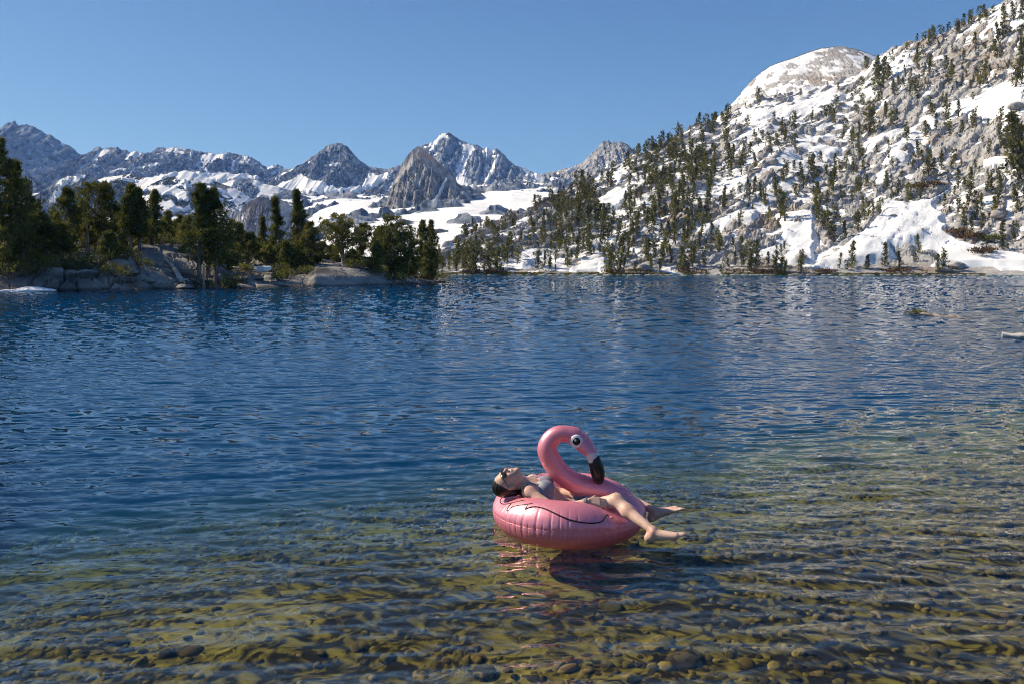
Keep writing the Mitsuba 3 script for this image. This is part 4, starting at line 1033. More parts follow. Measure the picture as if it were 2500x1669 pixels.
# ------------------------------------------------------------------ surface of a smooth distance field
def surface_nets(fn, lo, hi, step):
    """Closed mesh of fn(points) < 0 on a grid; fn gets (nx, ny, nz, 3)."""
    ax = [np.arange(lo[i], hi[i] + step, step) for i in range(3)]
    G = np.stack(np.meshgrid(*ax, indexing='ij'), -1)
    v = fn(G)
    s = v < 0
    nx, ny, nz = v.shape
    c = np.zeros((nx - 1, ny - 1, nz - 1), int)
    for a, b, d in np.ndindex(2, 2, 2):
        c += s[a:nx - 1 + a, b:ny - 1 + b, d:nz - 1 + d]
    act = (c > 0) & (c < 8)
    ids = -np.ones(act.shape, int)
    ii = np.argwhere(act)
    ids[act] = np.arange(len(ii))
    acc, cnt = np.zeros((len(ii), 3)), np.zeros(len(ii))
    corners = list(np.ndindex(2, 2, 2))
    for p in corners:
        for ax_ in range(3):
            if p[ax_]:
                continue
            q = list(p); q[ax_] = 1
            va, vb = v[ii[:, 0] + p[0], ii[:, 1] + p[1], ii[:, 2] + p[2]], v[ii[:, 0] + q[0], ii[:, 1] + q[1], ii[:, 2] + q[2]]
            m = (va < 0) != (vb < 0)
            t = np.where(m, va / np.where(m, va - vb, 1), 0)
            pt = np.tile(np.array(p, float), (len(ii), 1)); pt[:, ax_] = t
            acc[m] += pt[m]; cnt[m] += 1
    V = (ii + acc / cnt[:, None]) * step + np.array(lo)
    fs = []
    for ax_ in range(3):
        sl0, sl1 = [slice(1, -1)] * 3, [slice(1, -1)] * 3
        sl0[ax_], sl1[ax_] = slice(0, -1), slice(1, None)
        e0, e1 = s[tuple(sl0)], s[tuple(sl1)]
        for flip, m in ((False, e0 & ~e1), (True, ~e0 & e1)):
            k = np.argwhere(m)
            off = np.ones(3, int); off[ax_] = 0
            k = k + off
            u, w = (ax_ + 1) % 3, (ax_ + 2) % 3
            du, dw = np.eye(3, dtype=int)[u], np.eye(3, dtype=int)[w]
            q = [ids[tuple((k - d).T)] for d in (du + dw, dw, du * 0, du)]
            f = np.stack(q, 1)
            f = f[(f >= 0).all(1)]
            if flip:
                f = f[:, ::-1]
            fs.append(f)
    f = np.vstack(fs)
    m = trimesh.Trimesh(V, np.vstack([f[:, [0, 1, 2]], f[:, [0, 2, 3]]]), process=False)
    return m


def relax(m, n=3):
    """Light smoothing that does not shrink."""
    from scipy.sparse import coo_matrix
    e = np.vstack([m.edges_unique, m.edges_unique[:, ::-1]])
    A = coo_matrix((np.ones(len(e)), (e[:, 0], e[:, 1])), shape=(len(m.vertices),) * 2).tocsr()
    deg = np.maximum(np.asarray(A.sum(1)), 1)
    v = np.array(m.vertices)
    for _ in range(n):
        for w in (0.45, -0.46):
            v = v + w * (A @ v / deg - v)
    m.vertices = v
    return m


def smin(a, b, k):
    h = np.clip(0.5 + 0.5 * (b - a) / k, 0, 1)
    return b * (1 - h) + a * h - k * h * (1 - h)


def d_cone(p, a, b, ra, rb):
    a, b = np.asarray(a, float), np.asarray(b, float)
    ab = b - a
    t = np.clip(((p - a) @ ab) / (ab @ ab), 0, 1)
    return np.linalg.norm(p - (a + t[..., None] * ab), axis=-1) - (ra + (rb - ra) * t)


def d_ell(p, c, axes, rad):
    q = (p - np.asarray(c)) @ np.asarray(axes).T
    k0 = np.linalg.norm(q / rad, axis=-1)
    k1 = np.linalg.norm(q / np.square(rad), axis=-1)
    return k0 * (k0 - 1) / np.maximum(k1, 1e-9)


class Body:
    """A soft union of limbs, each blended over its own distance."""

    def __init__(self):
        self.parts = []

    def cone(self, a, b, ra, rb, k=0.02):
        a, b = np.asarray(a, float), np.asarray(b, float)
        self.parts.append((np.minimum(a - ra, b - rb), np.maximum(a + ra, b + rb), k, lambda p: d_cone(p, a, b, ra, rb)))

    def ell(self, c, axes, rad, k=0.03):
        c, R = np.asarray(c, float), max(rad)
        self.parts.append((c - R, c + R, k, lambda p: d_ell(p, c, axes, rad)))

    def __call__(self, G):
        out = np.full(G.shape[:3], 0.2)
        lo, st = G[0, 0, 0], G[-1, -1, -1]
        n = np.array(G.shape[:3])
        for a, b, k, f in self.parts:
            pad = k * 1.5 + 0.03
            i0 = np.clip(np.floor((a - pad - lo) / (st - lo) * (n - 1)).astype(int), 0, n)
            i1 = np.clip(np.ceil((b + pad - lo) / (st - lo) * (n - 1)).astype(int) + 1, 0, n)
            if (i1 <= i0).any():
                continue
            sl = tuple(slice(*x) for x in zip(i0, i1))
            out[sl] = smin(out[sl], f(G[sl]), k)
        return out


def unit(v):
    v = np.asarray(v, float)
    return v / np.linalg.norm(v)


# ------------------------------------------------------------------ inflatable flamingo
RX, RY, RC, RT, RZ = 0.455, 6.55, 0.435, 0.175, 0.09


def pink(p, n, uv):
    return MX([0.80, 0.16, 0.22], [0.86, 0.22, 0.29], N(p.x * 9, p.y * 9, p.z * 9))


scene['m_vinyl_skin'] = {'type': 'principledthin', 'base_color': mikit.proc(pink), 'roughness': 0.32, 'diff_trans': 0.55, 'spec_trans': 0.0, 'eta': 1.5}
scene['m_vinyl_pearl'] = {'type': 'twosided', 'inner': {'type': 'principled', 'base_color': rgb(0.97, 0.47, 0.54), 'metallic': 0.75, 'roughness': 0.44, 'specular': 0.6, 'clearcoat': 0.9, 'clearcoat_gloss': 0.9}}
scene['m_vinyl'] = {'type': 'blendbsdf', 'weight': 0.55, 'a': ref('m_vinyl_skin'), 'b': ref('m_vinyl_pearl')}
bsdf('m_black_vinyl', {'type': 'principled', 'base_color': rgb(0.012, 0.010, 0.012), 'roughness': 0.32, 'specular': 0.35, 'clearcoat': 0.15})
bsdf('m_white_vinyl', {'type': 'principled', 'base_color': rgb(0.78, 0.62, 0.58), 'roughness': 0.35, 'specular': 0.5})
bsdf('m_eye_white', {'type': 'principled', 'base_color': rgb(0.80, 0.74, 0.76), 'roughness': 0.3, 'specular': 0.5})
bsdf('m_line', {'type': 'principled', 'base_color': rgb(0.03, 0.012, 0.022), 'roughness': 0.4})


def ring_point(th, ph, lift=0.0):
    """Ring surface: th goes round the ring (0 towards the feet, pi at the head), ph round the tube (0 outside, pi/2 on top)."""
    r = np.random.default_rng(3)
    cr = 0
    for s, e, am in ((0.0, 0.50, 1.0), (math.pi, 0.5, 0.9)):       # puckers that run out from the welded seams
        dphi = np.angle(np.exp(1j * (ph - s)))
        for fq in (41, 57):
            cr = cr + am * 0.5 * np.abs(np.sin(th * fq / 2 + 1.3 * np.sin(th * 3 + fq))) ** 26 * np.exp(-(dphi / (e * (0.9 + 0.6 * np.sin(th * 7 + fq)))) ** 2)
    seam = np.exp(-(np.angle(np.exp(1j * ph)) / 0.03) ** 2)
    r_ = RT - 0.0090 * cr - 0.004 * seam + lift
    z = RZ + r_ * np.sin(ph)
    topw = smooth(-0.2, 0.9, np.sin(ph))
    g = lambda c, w: np.exp(-(np.angle(np.exp(1j * (th - c))) / w) ** 2)
    z = z - topw * (0.085 * g(-0.78, 0.42) + 0.085 * g(0.33, 0.30) + 0.055 * g(math.pi + 0.2, 0.40) + 0.03 * g(0.0, 0.5))
    rad = RC + r_ * np.cos(ph) * 1.0
    return np.stack([RX + rad * np.cos(th), RY + rad * np.sin(th), z], -1)


th, ph = np.meshgrid(np.linspace(0, 2 * np.pi, 721)[:-1], np.linspace(0, 2 * np.pi, 61)[:-1], indexing='ij')
V = ring_point(th, ph)
i = np.arange(720 * 60).reshape(720, 60)
a, b, c, d = i, np.roll(i, -1, 0), np.roll(np.roll(i, -1, 0), -1, 1), np.roll(i, -1, 1)
fr = np.vstack([np.stack([a.ravel(), b.ravel(), c.ravel()], 1), np.stack([a.ravel(), c.ravel(), d.ravel()], 1)])
k = tag(key('flamingo_float'), 'pink inflatable flamingo ring floating on the lake with a woman lying in it', 'pool float')
FLAM = k
part(k, 'ring', mikit.ply((V.reshape(-1, 3), fr), 'm_vinyl', smooth=True))


def elev(px, py, Y=RY):
    return at(px, py, Y)


def sweep(pts, rad, n, sides, wob=None, squash=1.0):
    """A tube through the points with its radii, splined."""
    from scipy.interpolate import CubicSpline
    pts, rad = np.asarray(pts, float), np.asarray(rad, float)
    s = np.concatenate([[0], np.cumsum(np.linalg.norm(np.diff(pts, axis=0), axis=1))])
    t = np.linspace(0, s[-1], n)
    P, R = CubicSpline(s, pts)(t), np.maximum(np.interp(t, s, rad), 0.001)
    R = gaussian_filter(R, 2.5, mode='nearest')
    d = np.gradient(P, axis=0); d /= np.linalg.norm(d, axis=1, keepdims=True)
    y = np.array([0, 1.0, 0])
    nrm = np.cross(d, y); nrm /= np.linalg.norm(nrm, axis=1, keepdims=True)
    bi = np.cross(nrm, d)
    a = np.arange(sides) * 2 * np.pi / sides
    A, S = np.meshgrid(a, t / s[-1], indexing='xy')
    rr = R[:, None] + (wob(S, A) if wob else 0)
    W = P[:, None] + rr[..., None] * (np.cos(A)[..., None] * nrm[:, None] + squash * np.sin(A)[..., None] * bi[:, None])
    f = grid_faces(n, sides, True)
    v = np.vstack([W.reshape(-1, 3), P[:1], P[-1:]])
    k0 = np.arange(sides)
    f = np.vstack([f, np.stack([(k0 + 1) % sides, k0, k0 * 0 + n * sides], 1), np.stack([(n - 1) * sides + k0, (n - 1) * sides + (k0 + 1) % sides, k0 * 0 + n * sides + 1], 1)])
    return v, f


NECK_Y = lambda px, py: RY - 0.085 * float(smooth(1412, 1456, px)) * float(smooth(1190, 1150, py))
NECK = [(1520, 1212, 34), (1497, 1203, 33), (1470, 1196, 30.5), (1449, 1192, 28.5), (1428, 1186, 27), (1393, 1171, 25), (1364, 1148, 25), (1345, 1121, 25), (1336, 1094, 24), (1346, 1070, 22), (1364, 1059, 21), (1384, 1058.5, 20.5), (1403, 1064, 22.5), (1418, 1076, 23.5), (1432, 1091, 19), (1441, 1102, 15), (1446, 1109, 13.8)]
pts = np.array([elev(a, b, NECK_Y(a, b)) for a, b, _ in NECK])
pts[:4, 2] -= np.array([0.05, 0.015, 0.0, 0.0])
rad = np.array([c for *_, c in NECK]) / F * RY


def neck_wrinkles(S, A):
    # the inner side of the bend gathers in fine folds; one deep pucker sits at the crest of the head
    inner = np.exp(-(np.angle(np.exp(1j * (A - NECK_IN))) / 0.75) ** 2)
    folds = np.abs(np.sin(S * 150 + 1.5 * np.sin(S * 23))) ** 5
    low = smooth(0.16, 0.24, S) * smooth(0.56, 0.46, S)
    w = -0.0062 * inner * folds * smooth(0.30, 0.38, S) * smooth(0.86, 0.8, S)
    w = w - 0.0050 * low * np.abs(np.sin(S * 118 + 0.8 * np.sin(S * 31) + 0.5 * np.sin(A))) ** 7 * (0.12 + 0.88 * np.exp(-(np.angle(np.exp(1j * (A - NECK_IN + 0.9 * CAMS))) / 0.95) ** 2))
    w = w - 0.012 * np.exp(-((S - 0.865) / 0.012) ** 2) * np.exp(-(np.angle(np.exp(1j * (A - NECK_IN - np.pi))) / 0.8) ** 2)
    w = w - 0.007 * np.exp(-((S - 0.895) / 0.014) ** 2) * inner
    return w


NECK_IN = math.pi
CAMS = 1.0
part(k, 'neck', mikit.ply(sweep(pts, rad, 420, 64, neck_wrinkles), 'm_vinyl', smooth=True))
CAMS = 1.0


def beak_piece(rows_, n, tilt0, tilt1):
    """Beak pieces meet along a slanting line."""
    P = np.array([elev(a, b, NECK_Y(a, b)) for a, b, _ in rows_])
    v, f = sweep(P, np.array([c for *_, c in rows_]) / F * RY, n, 48)
    d0, s_ = unit(P[-1] - P[0]), unit(np.cross(np.cross(P[-1] - P[0], [1.0, 0, 0]), P[-1] - P[0]))
    q = v - P[0]
    L = np.linalg.norm(P[-1] - P[0])
    w = np.clip(q @ d0 / L, 0, 1)
    return v + d0 * ((tilt0 * (1 - w) ** 3 + tilt1 * w ** 3) * ((q - (q @ d0)[:, None] * d0) @ s_))[:, None], f


part(k, 'beak_band', mikit.ply(beak_piece([(1443.5, 1104, 14.6), (1445, 1109, 14.3), (1448, 1115, 14.3), (1450, 1121, 14.5)], 16, 0.0, -0.45), 'm_white_vinyl', smooth=True))
part(k, 'beak', mikit.ply(beak_piece([(1449.5, 1119, 14.8), (1452, 1127, 15.6), (1456, 1139, 17.2), (1459, 1151, 17.0), (1461, 1163, 15.2), (1461.5, 1173, 12.2), (1461, 1180, 8.0), (1460.5, 1184, 3.5), (1460.3, 1185, 0.4)], 60, -0.45, 0.0), 'm_black_vinyl', smooth=True))
for side in (-1, 1):
    e = elev(1405.5, 1071.5, NECK_Y(1406, 1071))
    ey = e[1] + side * 0.068
    c = np.array([e[0], ey, e[2]])
    def disc(rx, thick, mat, name, parent, dy, dx=0, dz=0):
        s = trimesh.creation.icosphere(3)
        v = s.vertices * [rx, thick, rx] + c + [dx, side * dy, dz]
        return part(parent, name, mikit.ply((v, s.faces), mat, smooth=True))
    ek = disc(0.053, 0.021, 'm_eye_white', 'eye', k, 0.0)
    disc(0.030, 0.008, 'm_black_vinyl', 'pupil', ek, 0.0165, 0.0, 0.002)
    disc(0.0075, 0.003, 'm_eye_white', 'glint', ek, 0.0240, -0.008, 0.012)

# printed feather lines, thin raised strips that follow the ring
def ring_hit(px, py, far):
    """(th, ph) of the ring surface seen at this survey column and row."""
    d = np.array([(px - CX) / F, 1.0, -(py - HZ) / F])
    q = RING_PX - [px, py]
    j = np.argmin((q ** 2).sum(1) + RING_D * 25 + 1e6 * ((RING_D < RY + 0.12) == far))
    return RING_TP[j]


tt, pp = np.meshgrid(np.linspace(0, 2 * np.pi, 900), np.linspace(-0.6, 3.6, 260), indexing='ij')
RP = ring_point(tt, pp)
u, w = survey(RP)
nt = np.stack([np.cos(pp) * np.cos(tt), np.cos(pp) * np.sin(tt), np.sin(pp)], -1)
facing = (nt * (RP - [0, 0, EYE])).sum(-1) < 0
RING_PX = np.stack([u[facing], w[facing]], 1)
RING_TP = np.stack([tt[facing], pp[facing]], 1)
RING_D = RP[facing][:, 1]


def feather(pix, width, far=False, name='feather_line'):
    from scipy.interpolate import CubicSpline
    tp = np.array([ring_hit(*q, far) for q in pix])
    tp[:, 0] = np.unwrap(tp[:, 0])
    s = np.arange(len(tp))
    q = CubicSpline(s, tp)(np.linspace(0, len(tp) - 1, 14 * len(tp)))
    P = ring_point(q[:, 0], q[:, 1], 0.0005)
    m = len(P)
    return part(FLAM, name, mikit.ply(tube(P, width * np.clip(np.minimum(np.arange(m), np.arange(m)[::-1]) / 6.0, 0.25, 1), 6), 'm_line', smooth=True))


def crop7(L):
    return [(1150 + x / 3.915, 1000 + y / 3.915) for x, y in L]


feather(crop7([(330, 820), (285, 850), (280, 880), (320, 897), (380, 888), (440, 872), (520, 858)]), 0.0046)
feather(crop7([(382, 890), (360, 920), (345, 960), (390, 928), (450, 908), (540, 898), (590, 888)]), 0.0046)
feather(crop7([(545, 905), (525, 945), (580, 925), (680, 935), (790, 980), (900, 1030), (1000, 1060), (1110, 1078), (1200, 1075), (1260, 1052), (1290, 1010), (1318, 1012)]), 0.0058)
feather(crop7([(322, 830), (330, 845), (345, 850)]), 0.0036)
feather(crop7([(372, 812), (395, 815), (400, 808)]), 0.0036)
feather(crop7([(612, 622), (640, 612), (655, 618)]), 0.0040, True)
feather(crop7([(668, 612), (700, 640), (742, 650), (745, 625), (760, 615)]), 0.0046, True)
# seam weld along the outside of the ring, and the valve
th1 = np.linspace(0, 2 * np.pi, 400)
part(FLAM, 'seam', mikit.ply(tube(ring_point(th1, 0 * th1 - 0.01), np.full(400, 0.0022), 5), 'm_vinyl', smooth=True))

vt = ring_hit(1494, 1262, False)
vp = [ring_point(np.array([vt[0]]), np.array([vt[1]]), h_)[0] for h_ in (-0.004, 0.004, 0.008)]
part(FLAM, 'valve', mikit.ply(tube(vp, [0.016, 0.013, 0.006], 14), 'm_vinyl', smooth=40))

# ------------------------------------------------------------------ the woman lying in the ring
def skin_fn(p, n, uv):
    a = FB(p.x * 14, p.y * 14, p.z * 14, 3)
    b = N(p.x * 130, p.y * 130, p.z * 130)
    c = MX([0.53, 0.335, 0.245], [0.66, 0.45, 0.345], SS(0.3, 0.7, a))
    c = MX(c, [0.60, 0.30, 0.24], SS(0.55, 0.75, FB(p.x * 9 + 4, p.y * 9, p.z * 9, 2)) * 0.5)
    return c * (0.90 + 0.16 * b)


bsdf('m_skin', {'type': 'principled', 'base_color': mikit.proc(skin_fn), 'roughness': 0.5, 'specular': 0.35, 'sheen': 0.15})
bsdf('m_lips', {'type': 'principled', 'base_color': rgb(0.42, 0.10, 0.10), 'roughness': 0.35})
bsdf('m_hair', {'type': 'principled', 'base_color': rgb(0.018, 0.014, 0.012), 'roughness': 0.3, 'specular': 0.6})
bsdf('m_suit', {'type': 'principled', 'base_color': mikit.proc(lambda p, n, uv: MX([0.16, 0.165, 0.21], [0.24, 0.245, 0.30], FB(p.x * 30, p.y * 30, p.z * 30, 2))), 'roughness': 0.55, 'sheen': 0.3})
bsdf('m_lens', {'type': 'principled', 'base_color': rgb(0.016, 0.012, 0.012), 'roughness': 0.22, 'specular': 0.35})
bsdf('m_band_grey', {'type': 'principled', 'base_color': rgb(0.20, 0.18, 0.17), 'roughness': 0.5})
bsdf('m_band_violet', {'type': 'principled', 'base_color': rgb(0.05, 0.04, 0.14), 'roughness': 0.5})

B = Body()
ax_a = unit([0.86, 0, -0.45])                                      # from the shoulders to the pelvis
ax_n = np.array([-ax_a[2], 0, ax_a[0]])                            # out of the chest
ax_y = np.array([0, 1.0, 0])
FR = np.stack([ax_a, ax_y, ax_n])
CH = np.array([0.20, 6.485, 0.235])
cx_a = unit([0.97, 0, -0.20])
cx_n = np.array([-cx_a[2], 0, cx_a[0]])
FC = np.stack([cx_a, ax_y, cx_n])
B.ell(CH, FC, [0.165, 0.145, 0.092], 0.03)
B.ell([0.335, 6.49, 0.155], FR, [0.15, 0.115, 0.082], 0.05)
B.ell([0.455, 6.49, 0.085], FR, [0.13, 0.155, 0.098], 0.05)
for s in (-1, 1):
    B.ell(CH + cx_a * 0.055 + cx_n * 0.066 + ax_y * s * 0.066, FC, [0.066, 0.063, 0.056], 0.022)
SH_N, SH_F = np.array([0.132, 6.345, 0.268]), np.array([0.165, 6.63, 0.285])
B.cone(SH_N, SH_F, 0.050, 0.050, 0.05)
NECK0 = np.array([0.135, 6.485, 0.292])
HC = np.array([-0.030, 6.425, 0.338])
hu = unit([-0.93, -0.03, -0.40])                                   # towards the crown
hf0 = unit(np.cross(np.cross(hu, [0, 0, 1.0]), hu))
hl0 = np.cross(hu, hf0)                                            # her left, away from the camera
tw = math.radians(17)
hf = unit(math.cos(tw) * hf0 - math.sin(tw) * hl0)                 # the face, turned a little to the shore
hl = np.cross(hu, hf)
HF = np.stack([hu, hf, hl])


def hp(u_, f_, l_):
    return HC + hu * u_ + hf * f_ + hl * l_


B.cone(NECK0 - ax_a * 0.01, hp(-0.065, -0.02, 0), 0.056, 0.050, 0.04)
B.ell(hp(0.028, -0.012, 0), HF, [0.098, 0.094, 0.074], 0.03)
B.ell(hp(-0.045, 0.026, 0), HF, [0.068, 0.060, 0.054], 0.03)
B.ell(hp(-0.100, 0.058, 0), HF, [0.020, 0.020, 0.022], 0.025)      # chin
B.cone(hp(0.016, 0.078, 0), hp(-0.026, 0.108, 0), 0.008, 0.0105, 0.012)   # nose
B.ell(hp(-0.028, 0.098, 0.0), HF, [0.009, 0.011, 0.017], 0.008)
for s in (-1, 1):
    B.ell(hp(0.026, 0.076, s * 0.03), HF, [0.011, 0.010, 0.026], 0.012)   # brow
    B.ell(hp(-0.022, 0.062, s * 0.040), HF, [0.022, 0.020, 0.020], 0.02)  # cheek
    B.ell(hp(-0.008, -0.016, s * 0.079), HF, [0.033, 0.019, 0.012], 0.004)  # ear
    B.ell(hp(-0.018, -0.010, s * 0.079), HF, [0.012, 0.010, 0.008], 0.006)
B.ell(hp(-0.055, 0.083, 0), HF, [0.006, 0.009, 0.022], 0.006)      # lips
B.ell(hp(-0.066, 0.081, 0), HF, [0.007, 0.010, 0.019], 0.006)
# arms
EL_N, WR_N = np.array([0.335, 6.195, 0.180]), np.array([0.572, 6.160, 0.254])
EL_F, WR_F = np.array([0.385, 6.645, 0.190]), np.array([0.600, 6.50, 0.196])
def hand(w, d, up, thumb_side, curl):
    """Palm, four unequal fingers and a thumb; d points along the hand, up is the back of the hand."""
    d = unit(d); s = unit(np.cross(d, up)) * thumb_side; up = unit(np.cross(np.cross(d, up), d))
    m = w + d * 0.085
    for o in (-0.024, -0.008, 0.008, 0.024):
        B.cone(w + d * 0.012 + s * o * 0.6, m + s * o * 1.15 - up * 0.002, 0.0165, 0.0125, 0.006)
    for j, (o, L) in enumerate(zip((0.029, 0.0098, -0.0098, -0.029), (0.066, 0.075, 0.070, 0.055))):
        p0 = m + s * o
        c1, c2, c3 = curl * (0.35 + 0.08 * j), curl * (0.85 + 0.1 * j), curl * (1.3 + 0.1 * j)
        q = p0
        for c_, l_ in ((c1, 0.45), (c2, 0.32), (c3, 0.23)):
            e = q + (d * math.cos(c_) - up * math.sin(c_) + s * o * 1.5) * L * l_
            B.cone(q, e, 0.0092, 0.0080, 0.004)
            q = e
    t0 = w + d * 0.03 + s * 0.026
    t1 = t0 + unit(d * 0.7 + s * 0.75 - up * 0.25) * 0.036
    t2 = t1 + unit(d * 0.95 + s * 0.15 - up * 0.35) * 0.03
    B.cone(t0, t1, 0.0135, 0.0105, 0.008); B.cone(t1, t2, 0.0105, 0.0085, 0.005)



# legs
HP_N, KN_N, AN_N = np.array([0.475, 6.405, 0.075]), np.array([0.790, 6.205, 0.252]), np.array([1.020, 5.915, 0.112])
HP_F, KN_F, AN_F = np.array([0.480, 6.575, 0.075]), np.array([0.855, 6.690, 0.180]), np.array([1.125, 6.465, 0.098])
for h, kn, an in ((HP_N, KN_N, AN_N), (HP_F, KN_F, AN_F)):
    B.cone(h, kn, 0.085, 0.050, 0.05)
    calf = kn + (an - kn) * 0.32
    back = unit(np.cross(np.cross(an - kn, [0, 0, 1.0]), an - kn))
    B.cone(kn, calf - back * 0.012, 0.047, 0.048, 0.03)
    B.cone(calf - back * 0.012, an, 0.047, 0.027, 0.03)


def foot(an, toe, roll):
    """Heel, instep, ball and five toes of falling length."""
    d = unit(toe - an); s = unit(np.cross(d, [0, 0, 1.0])) * roll; up = unit(np.cross(s, d)); up = up if up[2] > 0 else -up
    heel = an - up * 0.052 - d * 0.036
    B.ell(an + s * 0.026 - up * 0.002, np.eye(3), [0.013, 0.013, 0.014], 0.012); B.ell(an - s * 0.026 + up * 0.004, np.eye(3), [0.014, 0.013, 0.014], 0.012)
    B.cone(an, heel, 0.028, 0.027, 0.022)
    L = np.linalg.norm(toe - an)
    ball = an + d * (L - 0.055) - up * 0.030
    for o in (-0.026, -0.009, 0.009, 0.026):
        B.cone(an - up * 0.018 + s * o * 0.5, ball + s * o, 0.025, 0.0145, 0.018)
    B.cone(heel, ball + s * 0.02, 0.027, 0.016, 0.03)
    for j, o in enumerate((-0.031, -0.013, 0.002, 0.017, 0.031)):
        tl, tr_ = (0.050, 0.043, 0.038, 0.033, 0.027)[j], (0.0125, 0.0088, 0.0085, 0.008, 0.0078)[j]
        p0 = ball + s * o + d * 0.004 * (4 - j)
        e = p0 + d * tl * 0.6 + up * 0.004
        B.cone(p0 - d * 0.012, e, tr_, tr_ * 0.95, 0.006); B.cone(e, e + d * tl * 0.4 - up * 0.006, tr_ * 0.95, tr_ * 0.8, 0.003)


B.cone(SH_N, EL_N, 0.046, 0.036, 0.03); B.cone(EL_N, WR_N, 0.037, 0.024, 0.010)
B.cone(SH_F, EL_F, 0.046, 0.036, 0.03); B.cone(EL_F, WR_F, 0.037, 0.024, 0.010)
hand(WR_N, [0.98, 0.05, -0.06], [0.06, -0.62, 0.78], -1, 0.55)
hand(WR_F, [0.85, -0.45, -0.12], [0.1, 0.1, 1.0], 1, 0.7)
foot(AN_N, np.array([1.225, 5.850, 0.128]), 1)
foot(AN_F, np.array([1.335, 6.445, 0.150]), -1)
LO, HI = np.array([-0.20, 5.76, -0.06]), np.array([1.40, 6.84, 0.50])
body = surface_nets(B, LO, HI, 0.0062)
relax(body, 4)
W = tag(key('person'), 'woman in a grey-blue bikini and sunglasses lying back with her legs over the ring', 'person')
part(W, 'body', mikit.ply(body, 'm_skin', smooth=True))


def shell(mask, lo, hi, grow, step=0.005):
    """Cloth: the body's surface grown a little, kept where mask < 0."""
    def fn(G):
        d = B(G)
        return np.maximum(np.maximum(d - grow, -(d + 0.006)), mask(G))
    m = surface_nets(fn, np.array(lo), np.array(hi), step)
    relax(m, 3)
    return m


def top_mask(G):
    q = G - (CH + cx_a * 0.058)
    x, y, n = q @ cx_a, q @ ax_y, q @ cx_n
    cup = np.minimum(*[np.sqrt(((x + 0.010) / 0.072) ** 2 + ((y - s * 0.072) / 0.072) ** 2) - 1 for s in (-1, 1)]) * 0.07
    cup = np.maximum(cup, -(x + 0.062) + 0.0 * y)
    band = np.maximum(np.abs(x - 0.045) - 0.018, n - 0.06)
    d = np.minimum(cup, band)
    for s in (-1, 1):
        d = np.minimum(d, np.maximum(np.maximum(np.abs(y - s * (0.085 - 0.10 * (x + 0.06))) - 0.0085, x + 0.03), -0.165 - x))
    d = np.maximum(d, np.where(x < -0.03, -0.035 - n, -1))
    return np.maximum(d, x - 0.072)


part(W, 'bikini_top', mikit.ply(shell(top_mask, [0.02, 6.30, 0.10], [0.40, 6.68, 0.42], 0.0045), 'm_suit', smooth=True))


def bottom_mask(G):
    q = G - np.array([0.47, 6.49, 0.08])
    x, y = q @ ax_a, q @ ax_y
    return np.maximum(np.abs(x - 0.02) - 0.065 + 0.25 * np.abs(y), -0.3 + 0 * x)


part(W, 'bikini_bottom', mikit.ply(shell(bottom_mask, [0.33, 6.28, -0.06], [0.62, 6.70, 0.24], 0.0045), 'm_suit', smooth=True))


# hair: slicked back wet, gathered behind the neck, with loose strands on the ring
HB_ = Body()
HB_.ell(hp(0.036, -0.022, 0), HF, [0.104, 0.097, 0.083], 0.03)
HB_.ell(hp(-0.03, -0.070, -0.02), HF, [0.075, 0.045, 0.068], 0.03)
HB_.cone(hp(-0.02, -0.075, -0.045), hp(-0.115, -0.085, -0.060), 0.032, 0.020, 0.02)


def hair_fn(G):
    d = HB_(G)
    q = G - HC
    u_, f_, l_ = q @ hu, q @ hf, q @ hl
    face = 0.020 + 0.05 * np.abs(l_) + 0.55 * f_ - u_ * 0.62        # positive over the face: no hair there
    ear = 0.034 - np.sqrt((u_ + 0.010) ** 2 + (f_ + 0.012) ** 2 + (np.abs(l_) - 0.08) ** 2)
    comb = 0.0022 * np.sin(l_ * 260 + 25 * np.sin(u_ * 14)) * (f_ > -0.1)
    return np.maximum(np.maximum(d + comb, face * 0.8), ear)


m = surface_nets(hair_fn, HC - 0.26, HC + 0.26, 0.0052)
relax(m, 2)
part(W, 'hair', mikit.ply(m, 'm_hair', smooth=True))
r = np.random.default_rng(4)
st = []
for i in range(16):
    t_ = np.linspace(0, 1, 6)
    th_ = math.pi + 0.42 + r.uniform(-0.05, 0.05) + (0.28 + r.uniform(-0.12, 0.16)) * t_
    p_ = ring_point(th_, 1.95 - 0.35 * t_ + r.uniform(-0.2, 0.2), 0.004)
    p_[0] = hp(-0.055, -0.082, -0.045) + r.normal(0, 0.010, 3)
    p_[1] = (p_[0] + p_[2]) / 2 + [0, 0, 0.008]
    st.append(tube(p_, [0.007, 0.0065, 0.006, 0.005, 0.0035, 0.0015], 5))
part(W, 'wet_strands', mikit.ply(join(st), 'm_hair', smooth=True))
# lips
s = trimesh.creation.icosphere(3)
v = s.vertices * [0.0085, 0.0075, 0.021]
part(W, 'lips', mikit.ply((hp(-0.060, 0.0835, 0) + v @ HF, s.faces), 'm_lips', smooth=True))
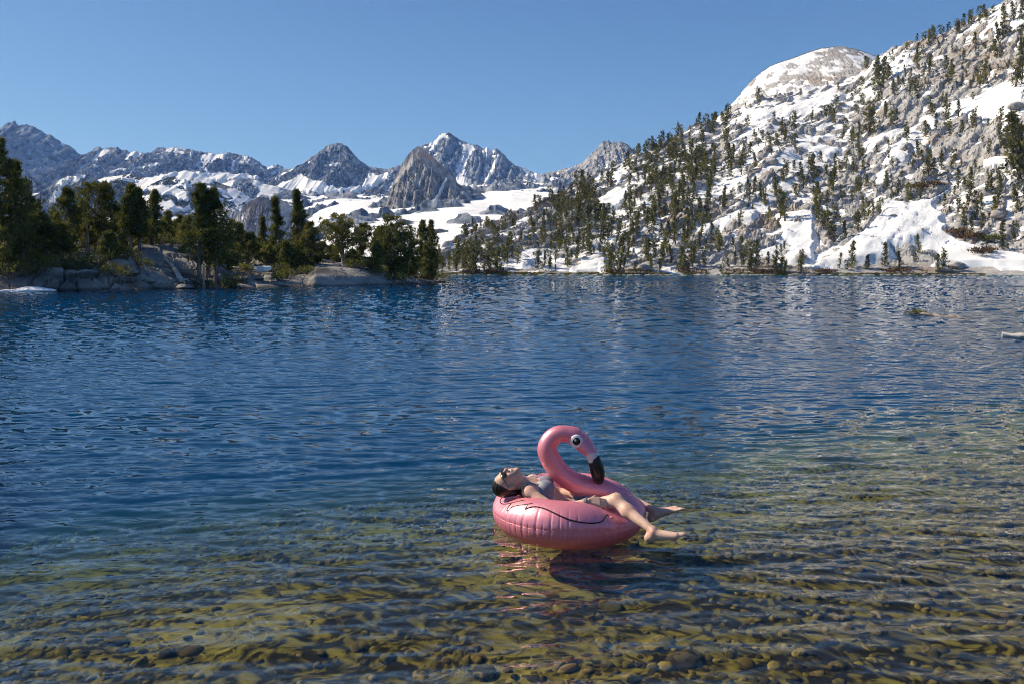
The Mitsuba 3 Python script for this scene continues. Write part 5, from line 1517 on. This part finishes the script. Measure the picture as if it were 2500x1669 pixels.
# sunglasses
g = part(W, 'sunglasses', mikit.ply(tube([hp(0.020, 0.098, -0.017), hp(0.024, 0.104, 0), hp(0.020, 0.098, 0.017)], [0.0025] * 3, 6), 'm_lens', smooth=True))
for s_ in (-1, 1):
    part(g, 'temple', mikit.ply(tube([hp(0.022, 0.085, s_ * 0.062), hp(0.016, 0.03, s_ * 0.080), hp(0.006, -0.018, s_ * 0.083)], [0.0026, 0.0022, 0.0022], 6), 'm_lens', smooth=True))
for s_ in (-1, 1):
    s = trimesh.creation.icosphere(3)
    v = s.vertices * [0.025, 0.0055, 0.029]
    a = math.radians(14) * s_
    R = np.array([[1, 0, 0], [0, math.cos(a), -math.sin(a)], [0, math.sin(a), math.cos(a)]])
    part(g, 'lens', mikit.ply((hp(0.010, 0.0935 - 0.003, s_ * 0.036) + (v @ R.T) @ HF, s.faces), 'm_lens', smooth=True))


def wristband(el, wr, r0, wd, mat, lab):
    d = unit(wr - el)
    t = np.linspace(-wd, wd, 7)
    kk = part(W, 'wristband', mikit.ply(tube([wr - d * 0.018 + d * x for x in t], r0 + 0.0035 * (1 - (t / wd) ** 6), 24), mat, smooth=True))
    labels[kk] = {'label': lab}


wristband(EL_N, WR_N, 0.0285, 0.017, 'm_band_grey', 'grey wristband on the near wrist')
wristband(EL_F, WR_F, 0.0285, 0.013, 'm_band_violet', 'dark violet wristband on the far wrist')

# ------------------------------------------------------------------ driftwood in the lake
k = tag(key('driftwood'), 'bleached white log end floating by the bank on the flamingo side of the lake', 'driftwood')
lt = np.linspace(0, 1, 26)
lp = np.stack([14.3 + 4.7 * lt, 23.9 - 2.6 * lt, 0.06 - 0.26 * lt ** 2], 1) + np.random.default_rng(12).normal(0, 0.012, (26, 3)).cumsum(0) * 0.5
scene[k] = mikit.ply(tube(lp, 0.085 + 0.03 * lt + np.random.default_rng(13).normal(0, 0.010, 26), 10), 'm_dead_wood', smooth=40)
k = tag(key('floating_branch'), 'half-sunken branch with a mossy yellow-green tip floating far out', 'branch')
P = np.array([at(2222, 769, 35.7), at(2240, 768, 35.6), at(2262, 771, 35.2), at(2300, 774, 34.6), at(2335, 777, 34.0), at(2365, 780, 33.2)])
P[:, 2] = [0.03, 0.07, 0.05, -0.01, 0.03, -0.03]
part(k, 'stem', mikit.ply(tube(P, [0.04, 0.06, 0.06, 0.05, 0.05, 0.02], 7), 'm_snag', smooth=True))
r = np.random.default_rng(6)
part(k, 'moss', mikit.ply(join([tufts(P[1] + [dx, 0, 0.03], np.array([0.22, 0.15, 0.06]), 50, 0.12, r, 0.6) for dx in (-0.25, 0.0, 0.15)]), 'm_leaf_willow', smooth=False))

# ------------------------------------------------------------------ mountain air
scene['air'] = {'type': 'homogeneous', 'albedo': rgb(0.95, 0.95, 0.95), 'sigma_t': rgb(0.18e-4, 0.35e-4, 0.80e-4)}
scene['haze'] = {'type': 'cube', 'bsdf': {'type': 'null'}, 'interior': ref('air'), 'to_world': T().translate([0, 1400, 240]).scale([3600, 1700, 262])}
tag('haze', 'thin blue mountain air over the lake', kind='stuff')
scene['camera']['medium'] = ref('air')
scene['lake']['exterior'] = ref('air')
